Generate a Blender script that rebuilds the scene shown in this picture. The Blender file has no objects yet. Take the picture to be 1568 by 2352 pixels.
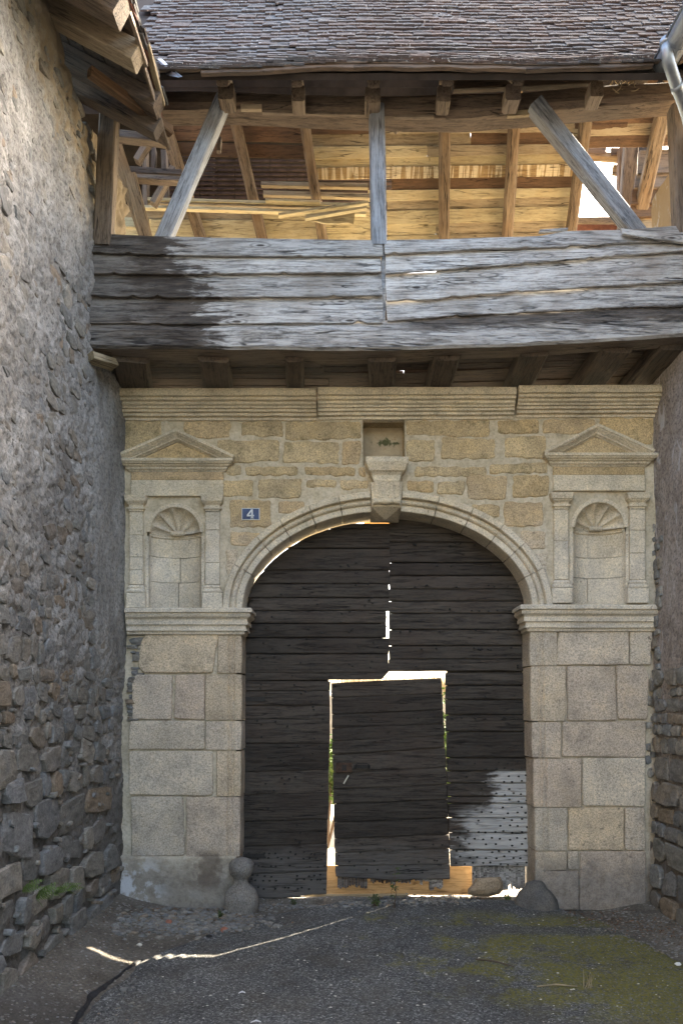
import bpy, math, random
import numpy as np
from mathutils import Vector, Matrix, Euler

# ---------------------------------------------------------------- camera, sky, sun, exposure
scene = bpy.context.scene
COL = scene.collection
F, CX, HY, EYE = 1700.0, 784.0, 1620.0, 1.75
cam_d = bpy.data.cameras.new("camera")
cam = bpy.data.objects.new("camera", cam_d)
COL.objects.link(cam)
cam.location = (0, 0, EYE)
cam.rotation_euler = (math.radians(90), 0, 0)
cam_d.sensor_fit = 'VERTICAL'
cam_d.sensor_height = 36
cam_d.sensor_width = 24
cam_d.lens = 36 * F / 2352.0
cam_d.shift_y = (HY - 1176.0) / 2352.0
cam_d.clip_start = 0.05
cam_d.clip_end = 500
scene.camera = cam

SUN_EL = math.radians(39.5)
SUN_H = Vector((0.74, 0.67)).normalized()
world = bpy.data.worlds.new("World")
scene.world = world
world.use_nodes = True
wn = world.node_tree
for n in list(wn.nodes):
    wn.nodes.remove(n)
sky = wn.nodes.new('ShaderNodeTexSky')
sky.sky_type = 'NISHITA'
sky.sun_disc = False
sky.sun_elevation = SUN_EL
sky.sun_rotation = math.atan2(SUN_H.x, SUN_H.y)
sky.air_density = 1.0
sky.dust_density = 4.0
sky.ozone_density = 0.6
bg = wn.nodes.new('ShaderNodeBackground')
bg.inputs['Strength'].default_value = 0.15
wo = wn.nodes.new('ShaderNodeOutputWorld')
wn.links.new(sky.outputs[0], bg.inputs['Color'])
wn.links.new(bg.outputs[0], wo.inputs['Surface'])

sun_d = bpy.data.lights.new("sun", 'SUN')
sun_d.energy = 3.8
sun_d.angle = math.radians(0.5)
sun_d.color = (1.0, 0.94, 0.84)
sun = bpy.data.objects.new("sun", sun_d)
COL.objects.link(sun)
dirv = -Vector((SUN_H.x * math.cos(SUN_EL), SUN_H.y * math.cos(SUN_EL), math.sin(SUN_EL)))
sun.rotation_euler = dirv.to_track_quat('-Z', 'Y').to_euler()
sun.location = (20, 20, 25)

vs = scene.view_settings
vs.view_transform = 'Standard'
vs.look = 'None'
vs.gamma = 1.0
vs.use_curve_mapping = False
vs.exposure = 3.36
vs.use_white_balance = True
vs.white_balance_temperature = 7350
vs.white_balance_tint = 8

# ---------------------------------------------------------------- helpers
rnd = random.Random(11)


def P(x, y, Y):
    """a point of the place from its direction in the photograph and its distance"""
    return Vector(((x - CX) / F * Y, Y, EYE + (HY - y) / F * Y))


def lerp(a, b, t):
    return a + (b - a) * t


def poly_at(pl, x):
    if x <= pl[0][0]:
        return pl[0][1]
    for (x0, y0), (x1, y1) in zip(pl, pl[1:]):
        if x <= x1:
            return y0 + (y1 - y0) * (x - x0) / max(1e-6, x1 - x0)
    return pl[-1][1]


def _hash(ix, iy, seed):
    h = (ix.astype(np.int64) * 374761393 + iy.astype(np.int64) * 668265263 + seed * 69069) & 0xffffffff
    h = ((h ^ (h >> 13)) * 1274126177) & 0xffffffff
    h = h ^ (h >> 16)
    return (h & 0xffff) / 65535.0


def vnoise(u, v, seed=0):
    iu = np.floor(u); iv = np.floor(v)
    fu = u - iu; fv = v - iv
    fu = fu * fu * (3 - 2 * fu); fv = fv * fv * (3 - 2 * fv)
    a = _hash(iu, iv, seed); b = _hash(iu + 1, iv, seed)
    c = _hash(iu, iv + 1, seed); d = _hash(iu + 1, iv + 1, seed)
    return (a * (1 - fu) + b * fu) * (1 - fv) + (c * (1 - fu) + d * fu) * fv - 0.5


def fbm(u, v, scale=1.0, octs=4, seed=0):
    u = np.asarray(u, float) * scale; v = np.asarray(v, float) * scale
    r = 0; a = 1.0; t = 0
    for o in range(octs):
        r = r + a * vnoise(u + 17.3 * o, v + 9.1 * o, seed + o)
        t += a; a *= 0.5; u = u * 2.03; v = v * 2.03
    return r / t * 2


def f1(x, scale=1.0, seed=0, octs=3):
    return float(fbm(np.array([x]), np.array([seed * 1.37]), scale, octs, seed)[0])


def new_obj(name, verts, faces, mat, parent=None, smooth=False, origin=None, mtx=None, kind=None):
    vs_ = [Vector(v) for v in verts]
    me = bpy.data.meshes.new(name)
    if mtx is None:
        if origin is None:
            lo = [min(v[i] for v in vs_) for i in range(3)]
            hi = [max(v[i] for v in vs_) for i in range(3)]
            origin = Vector(((lo[0] + hi[0]) / 2, (lo[1] + hi[1]) / 2, (lo[2] + hi[2]) / 2))
        else:
            origin = Vector(origin)
        me.from_pydata([tuple(v - origin) for v in vs_], [], faces)
        M = Matrix.Translation(origin)
    else:
        me.from_pydata([tuple(v) for v in vs_], [], faces)
        M = mtx
    me.update()
    if mat:
        me.materials.append(mat)
    if smooth:
        me.shade_smooth()
    o = bpy.data.objects.new(name, me)
    COL.objects.link(o)
    if parent is not None:
        o.parent = parent
        M = Matrix.Translation(-WLOC[parent.name]) @ M
    o.matrix_basis = M
    WLOC[o.name] = (M.translation + (WLOC[parent.name] if parent is not None else Vector())).copy()
    if kind:
        o['kind'] = kind
    return o


def np_obj(name, V, Fc, mat, parent=None, smooth=False, kind=None):
    """fast build from numpy arrays (quads)"""
    me = bpy.data.meshes.new(name)
    V = np.asarray(V, np.float32); Fc = np.asarray(Fc, np.int32)
    me.vertices.add(len(V)); me.vertices.foreach_set('co', V.ravel())
    k = Fc.shape[1]
    me.loops.add(Fc.size); me.loops.foreach_set('vertex_index', Fc.ravel())
    me.polygons.add(len(Fc))
    me.polygons.foreach_set('loop_start', np.arange(0, Fc.size, k, dtype=np.int32))
    me.update(calc_edges=True)
    me.validate()
    if mat:
        me.materials.append(mat)
    if smooth:
        me.shade_smooth()
    o = bpy.data.objects.new(name, me)
    COL.objects.link(o)
    off = Vector()
    if parent is not None:
        o.parent = parent
        off = WLOC[parent.name]
        o.location = -off
    WLOC[o.name] = Vector()
    if kind:
        o['kind'] = kind
    return o


WLOC = {}


def thing(name, label, cat, loc=(0, 0, 0), group=None):
    o = bpy.data.objects.new(name, None)
    COL.objects.link(o)
    o.location = loc
    o.empty_display_size = 0.1
    o['label'] = label
    o['category'] = cat
    if group:
        o['group'] = group
    WLOC[o.name] = Vector(loc)
    return o


def tag(o, label, cat, group=None):
    o['label'] = label
    o['category'] = cat
    if group:
        o['group'] = group
    return o


class MB:
    """collects geometry of one part"""
    def __init__(self):
        self.v = []; self.f = []

    def add(self, verts, faces):
        b = len(self.v)
        self.v += [tuple(v) for v in verts]
        self.f += [tuple(i + b for i in f) for f in faces]

    def build(self, name, mat, parent=None, smooth=False, kind=None, origin=None):
        return new_obj(name, self.v, self.f, mat, parent, smooth, kind=kind, origin=origin)


def box_vf(x0, x1, y0, y1, z0, z1):
    v = [(x0, y0, z0), (x1, y0, z0), (x1, y1, z0), (x0, y1, z0), (x0, y0, z1), (x1, y0, z1), (x1, y1, z1), (x0, y1, z1)]
    f = [(0, 1, 5, 4), (1, 2, 6, 5), (2, 3, 7, 6), (3, 0, 4, 7), (4, 5, 6, 7), (3, 2, 1, 0)]
    return v, f


def rings_vf(rings, cap0=True, cap1=True):
    n = len(rings[0]); v = []; f = []
    for r in rings:
        v += [tuple(p) for p in r]
    for i in range(len(rings) - 1):
        for j in range(n):
            a = i * n + j; b = i * n + (j + 1) % n
            f.append((a, b, b + n, a + n))
    if cap0:
        f.append(tuple(reversed(range(n))))
    if cap1:
        k = (len(rings) - 1) * n
        f.append(tuple(k + j for j in range(n)))
    return v, f


def beam(name, p0, p1, w, h, mat, parent=None, seg=6, wob=0.006, ch=0.12, roll=0.0, taper=1.0, up=Vector((0, 0, 1)), seed=None, bow=0.0, ragged=0.0):
    """a squared timber: local x runs along it; w across, h in the up direction"""
    p0 = Vector(p0); p1 = Vector(p1)
    ax = (p1 - p0); L = ax.length; ax.normalize()
    side = up.cross(ax)
    if side.length < 1e-4:
        side = Vector((0, 1, 0)).cross(ax)
    side.normalize(); upv = ax.cross(side).normalized()
    M = Matrix((ax, side, upv)).transposed().to_4x4()
    M.translation = (p0 + p1) / 2
    if roll:
        M = M @ Matrix.Rotation(roll, 4, 'X')
    s = seed if seed is not None else rnd.randint(0, 9999)
    c = ch * min(w, h)
    rings = []
    for i in range(seg + 1):
        t = i / seg
        k = lerp(1.0, taper, t)
        hw = w / 2 * k; hh = h / 2 * k
        b = bow * math.sin(math.pi * t)
        ring = []
        for j, (a, bb) in enumerate([(hw - c, hh), (hw, hh - c), (hw, -hh + c), (hw - c, -hh), (-hw + c, -hh), (-hw, -hh + c), (-hw, hh - c), (-hw + c, hh)]):
            q = wob * f1(t * L * 3 + j * 0.9, 1.0, s + j // 2)
            q2 = wob * f1(t * L * 3 + j * 1.9, 1.0, s + 50 + j // 2)
            xx = (t - 0.5) * L
            if i in (0, seg) and ragged:
                xx += ragged * (random.Random(s + j + i).random() - .5)
            ring.append((xx, a + q, bb + q2 + b))
        rings.append(ring)
    v, f = rings_vf(rings)
    return new_obj(name, v, f, mat, parent, mtx=M)


def beam_px(name, a, b, Ya, Yb, wpx, dep, mat, parent=None, **k):
    p0 = P(a[0], a[1], Ya); p1 = P(b[0], b[1], Yb)
    w = wpx / F * (Ya + Yb) / 2
    return beam(name, p0, p1, dep, w, mat, parent, up=k.pop('up', None) or perp_up(p0, p1), **k)


def perp_up(p0, p1):
    ax = (p1 - p0).normalized()
    view = Vector((0, 1, 0))
    u = view.cross(ax)
    if u.length < 1e-4:
        return Vector((0, 0, 1))
    return u.normalized()


def slab(name, top, bot, Yt, Yb, thick, mat, parent=None, n=14, jt=0.003, jb=0.004, seed=None, end=0.006, chips=0, clip=None, smooth=False, coll=None, chm=.004):
    """a board lying across the picture: its upper and lower edges, its distance at each, its thickness.
    Yt/Yb may be functions of (x,y)."""
    s = seed if seed is not None else rnd.randint(0, 9999)
    r = random.Random(s)
    xa0, xa1 = top[0][0], top[-1][0]
    xb0, xb1 = bot[0][0], bot[-1][0]
    cols = []
    chip = [(r.random(), r.uniform(.009, .02), r.uniform(.006, .018)) for _ in range(chips)]
    for i in range(n + 1):
        t = i / n
        xt = lerp(xa0, xa1, t); xb = lerp(xb0, xb1, t)
        yt = poly_at(top, xt); yb = poly_at(bot, xb)
        if clip:
            yt = max(yt, min(clip(xt), yb - 0.5)); yb = max(yb, yt + .5)
        pt = P(xt, yt, Yt(xt, yt) if callable(Yt) else Yt)
        pb = P(xb, yb, Yb(xb, yb) if callable(Yb) else Yb)
        pt.z += jt * f1(pt.x, 5, s); pb.z += jb * (f1(pb.x, 6, s + 5) + .4 * f1(pb.x, 25, s + 6))
        for (cc, cw, cd) in chip:
            if abs(t - cc) < cw:
                pb.z += cd * (1 - abs(t - cc) / cw)
        if i in (0, n):
            pt.x += end * (r.random() - .5); pb.x += end * (r.random() - .5)
        ym = 0.0015 * f1(pt.x, 4, s + 9)
        up = (pt - pb); hgt = max(up.length, 1e-5)
        c = min(chm, hgt * .2)
        u = up / hgt
        nrm = Vector((1, 0, 0)).cross(u).normalized()  # away from camera
        if nrm.y < 0:
            nrm = -nrm
        m = (pt + pb) / 2 + Vector((0, ym - .0015, 0))
        ex = end * 1.6 * (r.random() - .5) if i in (0, n) else 0
        m.x += ex
        cols.append([pt + nrm * c * .8, pt - u * c, m, pb + u * c, pb + nrm * c * .8, pb + nrm * thick, pt + nrm * thick])
    v, f = rings_vf(cols)
    if coll is not None:
        coll.add(v, f); return None
    return new_obj(name, v, f, mat, parent, smooth)


def inset(poly, d):
    n = len(poly); out = []
    area = sum(poly[i][0] * poly[(i + 1) % n][1] - poly[(i + 1) % n][0] * poly[i][1] for i in range(n))
    sg = 1 if area > 0 else -1
    for i in range(n):
        a = Vector(poly[i - 1]); b = Vector(poly[i]); c = Vector(poly[(i + 1) % n])
        e0 = (b - a); e1 = (c - b)
        n0 = Vector((-e0.y, e0.x)).normalized() if e0.length > 1e-9 else Vector((0, 0))
        n1 = Vector((-e1.y, e1.x)).normalized() if e1.length > 1e-9 else Vector((0, 0))
        m = (n0 + n1)
        if m.length < 1e-6:
            m = n0
        m.normalize()
        out.append((b.x + sg * m.x * d, b.y + sg * m.y * d))
    return out


def densify(poly, step, jit, seed, rc=0.012):
    """round the corners of an outline, cut its sides up and roughen them (metres)"""
    r = random.Random(seed); n = len(poly); out = []
    for i in range(n):
        a = Vector(poly[i - 1]); b = Vector(poly[i]); c = Vector(poly[(i + 1) % n])
        d0 = (a - b); d1 = (c - b)
        k0 = min(rc, d0.length * .3); k1 = min(rc, d1.length * .3)
        out.append(b + d0.normalized() * k0)
        out.append(b + (d0.normalized() * k0 + d1.normalized() * k1) * .25)
        out.append(b + d1.normalized() * k1)
        m = int((d1.length - 2 * rc) / step)
        for j in range(1, m + 1):
            t = j / (m + 1)
            p = lerp(b + d1.normalized() * k1, c - d1.normalized() * k1, t)
            nn = Vector((-d1.y, d1.x)).normalized()
            out.append(p + nn * r.uniform(-jit, jit))
    return [(p.x, p.y) for p in out]


def block(name, px, yf, depth, mat, parent=None, bev=0.008, jit=0.003, step=0.09, seed=None, rc=0.014, Yp=6.5, bulge=0.003, tilt=0.0):
    """a dressed stone in the wall facing the camera, its outline given in the picture at the wall's distance"""
    s = seed if seed is not None else rnd.randint(0, 9999)
    if len(px) == 4 and not isinstance(px[0], tuple):
        x0, y0, x1, y1 = px
        px = [(x0, y0), (x1, y0), (x1, y1), (x0, y1)]
    pts = []
    for (x, y) in px:
        q = P(x, y, Yp); pts.append((q.x, q.z))
    area = sum(pts[i][0] * pts[(i + 1) % len(pts)][1] - pts[(i + 1) % len(pts)][0] * pts[i][1] for i in range(len(pts)))
    if area < 0:
        pts.reverse()
    pts = densify(pts, step, jit, s, rc)
    r = random.Random(s + 1)
    i1 = inset(pts, bev * .45); i2 = inset(pts, bev)
    tl = (r.uniform(-1, 1) * tilt, r.uniform(-1, 1) * tilt)
    cx = sum(p[0] for p in pts) / len(pts); cz = sum(p[1] for p in pts) / len(pts)

    def yy(p, d):
        return yf + d + (p[0] - cx) * tl[0] + (p[1] - cz) * tl[1]
    R = [[(p[0], yf + depth, p[1]) for p in pts],
         [(p[0], yy(p, bev * .8), p[1]) for p in pts],
         [(p[0], yy(p, bev * .2), p[1]) for p in i1],
         [(p[0], yy(p, 0) + r.uniform(0, bulge), p[1]) for p in i2]]
    i3 = [(cx + (p[0] - cx) * .6, cz + (p[1] - cz) * .6) for p in i2]
    R.append([(p[0], yy(p, -bulge) + r.uniform(-bulge, bulge) * .6, p[1]) for p in i3])
    v, f = rings_vf(R, cap0=False)
    return new_obj(name, v, [tuple(reversed(q)) for q in f], mat, parent)


def mitres(path, closed=False):
    n = len(path); out = []
    for i in range(n):
        b = Vector(path[i])
        e0 = (b - Vector(path[i - 1])) if i > 0 else None
        e1 = (Vector(path[i + 1]) - b) if i < n - 1 else None
        if e0 is None: e0 = e1
        if e1 is None: e1 = e0
        n0 = Vector((e0.y, -e0.x)).normalized(); n1 = Vector((e1.y, -e1.x)).normalized()
        m = (n0 + n1).normalized()
        m = m / max(0.35, m.dot(n0))
        out.append(m)
    return out


def subdivide_path(path, step):
    out = [Vector(path[0])]
    for a, b in zip(path, path[1:]):
        a = Vector(a); b = Vector(b)
        k = max(1, int((b - a).length / step))
        for j in range(1, k + 1):
            out.append(lerp(a, b, j / k))
    return out


def sweep_plan(name, path, prof, mat, parent=None, step=.12, wear=.0025, seed=None, smooth=False, coll=None):
    """a horizontal moulding: plan path (x,y) seen with outside on its right; profile (proud,z)"""
    s = seed if seed is not None else rnd.randint(0, 9999)
    path = subdivide_path(path, step)
    ms = mitres(path); rings = []
    for i, (p, m) in enumerate(zip(path, ms)):
        ring = []
        for j, (d, z) in enumerate(prof):
            dd = d
            if 0 < j < len(prof) - 1:
                dd = d + wear * f1(i * .7 + j * .31, 1.0, s)
                z = z + wear * f1(i * .6 + j * .27, 1.0, s + 7)
            ring.append((p.x + m.x * dd, p.y + m.y * dd, z))
        rings.append(ring)
    v, f = rings_vf(rings)
    if coll is not None:
        coll.add(v, f); return
    return new_obj(name, v, f, mat, parent, smooth)


def sweep_face(name, path, prof, mat, parent=None, step=.12, wear=.002, seed=None, smooth=False, normals=None, coll=None):
    """a moulding lying on the facade: path (x,z); profile (offset to the path's right side, y)"""
    s = seed if seed is not None else rnd.randint(0, 9999)
    if normals is None:
        path = subdivide_path(path, step); ms = mitres(path)
    else:
        path = [Vector(p) for p in path]; ms = [Vector(m) for m in normals]
    rings = []
    for i, (p, m) in enumerate(zip(path, ms)):
        ring = []
        for j, (d, y) in enumerate(prof):
            w_ = wear if 0 < j < len(prof) - 1 else 0
            dd = d + w_ * f1(i * .7 + j * .31, 1.0, s)
            ring.append((p.x + m.x * dd, y + w_ * f1(i * .6 + j * .3, 1, s + 3), p.y + m.y * dd))
        rings.append(ring)
    v, f = rings_vf(rings)
    if coll is not None:
        coll.add(v, f); return
    return new_obj(name, v, f, mat, parent, smooth)


def loft_rect(name, levels, mat, parent=None, yb=6.54, smooth=False, coll=None, worn=.002, seed=None, yw=6.5):
    """stacked rectangular sections: (z, x0, x1, proud)"""
    s = seed if seed is not None else rnd.randint(0, 9999)
    r = random.Random(s); rings = []
    for (z, x0, x1, d) in levels:
        j = lambda: r.uniform(-worn, worn)
        c = min(.006, (x1 - x0) * .2, max(d, .002) * .5)
        yf = yw - d
        rings.append([(x0 + j(), yf + c, z), (x0 + c + j(), yf + j(), z), ((x0 + x1) / 2, yf + j() * .6, z + j()), (x1 - c + j(), yf + j(), z), (x1 + j(), yf + c, z), (x1, yb, z), (x0, yb, z)])
    v, f = rings_vf(rings)
    if coll is not None:
        coll.add(v, f); return
    return new_obj(name, v, f, mat, parent, smooth)


def lathe(name, prof, mat, parent=None, c=(0, 0), n=20, jit=.006, seed=1):
    r = random.Random(seed); rings = []
    for (rad, z) in prof:
        rings.append([(c[0] + math.cos(2 * math.pi * k / n) * (rad + jit * f1(k * .8 + z * 5, 1, seed)), c[1] + math.sin(2 * math.pi * k / n) * (rad + jit * f1(k * .8 + z * 5, 1, seed)), z) for k in range(n)])
    v, f = rings_vf(rings)
    return new_obj(name, v, f, mat, parent, True)


# ---------------------------------------------------------------- materials
class NT:
    def __init__(self, name):
        self.m = bpy.data.materials.new(name)
        self.m.use_nodes = True
        self.t = self.m.node_tree
        self.b = self.t.nodes['Principled BSDF']
        self.b.inputs['Roughness'].default_value = .85
        self.b.inputs['Specular IOR Level'].default_value = .3
        self._pos = None; self._loc = None

    def n(self, ty, **k):
        nd = self.t.nodes.new(ty)
        for a, b in k.items():
            setattr(nd, a, b)
        return nd

    def put(self, sock, val):
        if hasattr(val, 'is_linked') or isinstance(val, bpy.types.NodeSocket):
            self.t.links.new(val, sock)
        else:
            if isinstance(val, (tuple, list)) and len(val) == 3 and sock.type == 'RGBA':
                val = (*val, 1)
            sock.default_value = val

    def pos(self):
        if self._pos is None:
            self._pos = self.n('ShaderNodeNewGeometry').outputs['Position']
        return self._pos

    def rand(self):
        oi = self.n('ShaderNodeObjectInfo').outputs['Random']
        isl = self.n('ShaderNodeNewGeometry').outputs['Random Per Island']
        return self.math('FRACT', self.math('ADD', oi, isl))

    def local(self, k=40.0):
        if self._loc is None:
            tc = self.n('ShaderNodeTexCoord').outputs['Object']
            r = self.rand()
            self._r = r
            cmb = self.n('ShaderNodeCombineXYZ')
            self.put(cmb.inputs[0], self.math('MULTIPLY', r, k))
            self.put(cmb.inputs[1], self.math('MULTIPLY', r, k * 1.7))
            self.put(cmb.inputs[2], self.math('MULTIPLY', r, k * 2.9))
            va = self.n('ShaderNodeVectorMath', operation='ADD')
            self.put(va.inputs[0], tc); self.put(va.inputs[1], cmb.outputs[0])
            self._loc = va.outputs[0]
        return self._loc

    def math(self, op, a, b=0.0, c=None, clamp=False):
        nd = self.n('ShaderNodeMath', operation=op)
        nd.use_clamp = clamp
        self.put(nd.inputs[0], a); self.put(nd.inputs[1], b)
        if c is not None:
            self.put(nd.inputs[2], c)
        return nd.outputs[0]

    def scale(self, vec, s):
        nd = self.n('ShaderNodeVectorMath', operation='MULTIPLY')
        self.put(nd.inputs[0], vec); nd.inputs[1].default_value = s
        return nd.outputs[0]

    def noise(self, vec, scale, detail=4, rough=.55, dist=0.0):
        nd = self.n('ShaderNodeTexNoise')
        self.put(nd.inputs['Vector'], vec)
        nd.inputs['Scale'].default_value = scale
        nd.inputs['Detail'].default_value = detail
        nd.inputs['Roughness'].default_value = rough
        nd.inputs['Distortion'].default_value = dist
        return nd.outputs['Fac']

    def voro(self, vec, scale, feature='F1', out='Distance'):
        nd = self.n('ShaderNodeTexVoronoi', feature=feature)
        self.put(nd.inputs['Vector'], vec)
        nd.inputs['Scale'].default_value = scale
        return nd.outputs[out]

    def ramp(self, fac, stops, interp='LINEAR'):
        nd = self.n('ShaderNodeValToRGB')
        cr = nd.color_ramp
        cr.interpolation = interp
        while len(cr.elements) < len(stops):
            cr.elements.new(.5)
        for e, (p, c) in zip(cr.elements, stops):
            e.position = p
            e.color = (c, c, c, 1) if isinstance(c, (int, float)) else (*c, 1)
        self.put(nd.inputs[0], fac)
        return nd.outputs[0]

    def sm(self, x, a, b):
        nd = self.n('ShaderNodeMapRange', interpolation_type='SMOOTHSTEP')
        self.put(nd.inputs[0], x)
        if a <= b:
            nd.inputs[1].default_value = a; nd.inputs[2].default_value = b
        else:
            nd.inputs[1].default_value = b; nd.inputs[2].default_value = a
            nd.inputs[3].default_value = 1; nd.inputs[4].default_value = 0
        return nd.outputs[0]

    def mix(self, fac, a, b, mode='MIX'):
        nd = self.n('ShaderNodeMix', data_type='RGBA', blend_type=mode)
        self.put(nd.inputs[0], fac)
        self.put(nd.inputs[6], a); self.put(nd.inputs[7], b)
        return nd.outputs[2]

    def xyz(self, vec=None):
        nd = self.n('ShaderNodeSeparateXYZ')
        self.put(nd.inputs[0], vec if vec is not None else self.pos())
        return nd.outputs

    def bump(self, h, strength=.5, dist=.01, prev=None):
        nd = self.n('ShaderNodeBump')
        nd.inputs['Strength'].default_value = strength
        nd.inputs['Distance'].default_value = dist
        self.put(nd.inputs['Height'], h)
        if prev is not None:
            self.put(nd.inputs['Normal'], prev)
        return nd.outputs[0]

    def done(self, color, normal=None, rough=None, metal=None):
        self.put(self.b.inputs['Base Color'], color)
        if normal is not None:
            self.put(self.b.inputs['Normal'], normal)
        if rough is not None:
            self.put(self.b.inputs['Roughness'], rough)
        if metal is not None:
            self.b.inputs['Metallic'].default_value = metal
        return self.m


def vmul(c, k):
    return tuple(x * k for x in c)


def wood(name, light, dark, crack=.25, gr=1.0, blotch=None, bl_amt=.5, hook=None, bump=.6, var=.35, lines=1.0, fine=1.0, knots=False):
    t = NT(name)
    v = t.local()

    def lines_(sc, k, w, det=3, dist=.5):
        n = t.noise(t.scale(v, sc), k, det, .5, dist)
        d = t.math('ABSOLUTE', t.math('SUBTRACT', n, .5))
        return t.sm(d, w * .25, w)
    g1 = t.noise(t.scale(v, (.9, 9 * gr, 9 * gr)), 2.2, 6, .65, .9)
    g2 = t.noise(t.scale(v, (3.0, 55 * gr, 55 * gr)), 1.6, 5, .75, .3)
    mo = t.noise(t.scale(v, (9, 26, 26)), 2.4, 6, .8)
    l1 = lines_((.7, 17 * gr, 17 * gr), 1.3, .016 * lines)
    l2 = lines_((1.5, 42 * gr, 42 * gr), 1.3, .035 * lines)
    pres = t.ramp(t.noise(t.scale(v, (2.2, 7, 7)), 1.4, 3, .5), [(.42, 0), (.58, 1)])
    pres2 = t.ramp(t.noise(t.scale(v, (3, 14, 14)), 1.7, 3, .5), [(.40, 0), (.60, 1)])
    fac = t.math('ADD', t.math('MULTIPLY', g1, .75), t.math('MULTIPLY', g2, .6 * fine))
    fac = t.math('ADD', fac, t.math('MULTIPLY', mo, .55))
    fac = t.ramp(fac, [(.72, 0), (1.14, 1)])
    col = t.mix(fac, dark, light)
    bl = t.noise(t.pos(), 2.6, 5, .6)
    if blotch:
        col = t.mix(t.math('MULTIPLY', t.ramp(bl, [(.45, 0), (.65, 1)]), bl_amt), col, blotch)
    br = t.math('ADD', t.math('MULTIPLY', t._r, var), 1 - var / 2)
    hsv = t.n('ShaderNodeHueSaturation')
    t.put(hsv.inputs['Color'], col); t.put(hsv.inputs['Value'], br)
    col = hsv.outputs[0]
    if hook:
        col = hook(t, col)
    if knots:
        kd = t.voro(t.scale(v, (2.2, 7.5, 7.5)), 1.0)
        kn = t.math('MULTIPLY', t.sm(kd, .105, .05), t.math('GREATER_THAN', t.noise(v, .9, 1), .5))
        ring = t.sm(t.math('ABSOLUTE', t.math('SUBTRACT', kd, .17)), .04, .01)
        col = t.mix(t.math('MULTIPLY', ring, .45), col, vmul(dark, .8))
        col = t.mix(t.math('MULTIPLY', kn, .92), col, (.03, .022, .018))
    m1 = t.math('MULTIPLY', t.math('SUBTRACT', 1.0, l1), pres)
    m2 = t.math('MULTIPLY', t.math('MULTIPLY', t.math('SUBTRACT', 1.0, l2), pres2), .6)
    ck = t.math('MAXIMUM', m1, m2)
    col = t.mix(t.math('MULTIPLY', ck, .9), col, vmul(dark, crack))
    h = t.math('ADD', t.math('MULTIPLY', g2, .6), t.math('MULTIPLY', ck, -1.2))
    h = t.math('ADD', h, t.math('MULTIPLY', g1, .4))
    nrm = t.bump(h, bump, .006)
    return t.done(col, nrm, .82)


def granite(name, tones, speck=.28, ochre=None, hook=None, bump=.5, grain=75, dark_spots=.6):
    t = NT(name)
    tones = tones * 2 if len(tones) == 1 else tones
    v = t.local()
    base = t.ramp(t._r, [(i / max(1, len(tones) - 1), c) for i, c in enumerate(tones)])
    n1 = t.noise(v, grain, 3, .75)
    n2 = t.noise(v, grain * 2.3, 2, .6)
    sp = t.math('ADD', t.math('MULTIPLY', n1, .6), t.math('MULTIPLY', n2, .4))
    spm = t.ramp(sp, [(.38, 1 - speck * 1.6), (.5, 1.0), (.62, 1 + speck * 1.2)])
    col = t.mix(1.0, base, spm, 'MULTIPLY')
    b1 = t.noise(t.pos(), 3.2, 6, .6)
    col = t.mix(1.0, col, t.ramp(b1, [(.3, .76), (.5, 1), (.72, 1.16)]), 'MULTIPLY')
    b2 = t.noise(v, 7, 5, .65)
    col = t.mix(1.0, col, t.ramp(b2, [(.3, (.80, .80, .82)), (.5, (1, 1, 1)), (.72, (1.12, 1.08, 1.0))]), 'MULTIPLY')
    ds = t.noise(v, 26, 3, .5)
    col = t.mix(t.math('MULTIPLY', t.ramp(ds, [(.25, 1), (.34, 0)]), dark_spots), col, (.07, .06, .05))
    if hook:
        col = hook(t, col)
    h = t.math('ADD', t.math('MULTIPLY', sp, .5), t.math('MULTIPLY', b2, 1.2))
    nrm = t.bump(h, bump, .008)
    return t.done(col, nrm, .9)
# ---------------------------------------------------------------- the place's materials
def h_gateway(t, col, oc=1.0):
    x, y, z = t.xyz()
    n = t.noise(t.pos(), 2.3, 5, .6)
    n2 = t.noise(t.pos(), 9, 5, .65)
    zz = t.math('ADD', z, t.math('MULTIPLY', t.math('SUBTRACT', n, .5), 1.6))
    och = t.math('MULTIPLY', t.sm(zz, 2.85, 3.6), oc)
    tint = t.mix(och, (1, 1, 1), (.90, .81, .60))
    col = t.mix(1.0, col, tint, 'MULTIPLY')
    # green-grey lichen high up
    gm = t.math('MULTIPLY', t.sm(zz, 3.1, 3.7), t.ramp(n2, [(.54, 0), (.70, .55 * oc)]))
    col = t.mix(gm, col, (.13, .115, .055))
    # damp foot
    lo = t.sm(t.math('ADD', z, t.math('MULTIPLY', t.math('SUBTRACT', n2, .5), .5)), .62, .15)
    col = t.mix(t.math('MULTIPLY', lo, .75), col, t.mix(t.ramp(t.noise(t.pos(), 16, 5, .7), [(.35, 0), (.65, 1)]), (.11, .098, .088), (.26, .24, .22)))
    bp = t.math('ADD', t.math('ABSOLUTE', t.math('SUBTRACT', x, -1.18)), t.math('MULTIPLY', t.math('SUBTRACT', n2, .5), .4))
    bp = t.math('MULTIPLY', t.sm(bp, .16, .04), t.math('MULTIPLY', t.sm(z, .50, .42), t.sm(z, .10, .2)))
    col = t.mix(t.math('MULTIPLY', bp, .6), col, (.09, .06, .045))
    wp = t.math('MULTIPLY', t.sm(x, -1.45, -1.75), t.math('MULTIPLY', t.sm(z, .55, .2), t.ramp(n2, [(.45, 0), (.55, .9)])))
    col = t.mix(wp, col, (.55, .56, .58))
    return col


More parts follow.
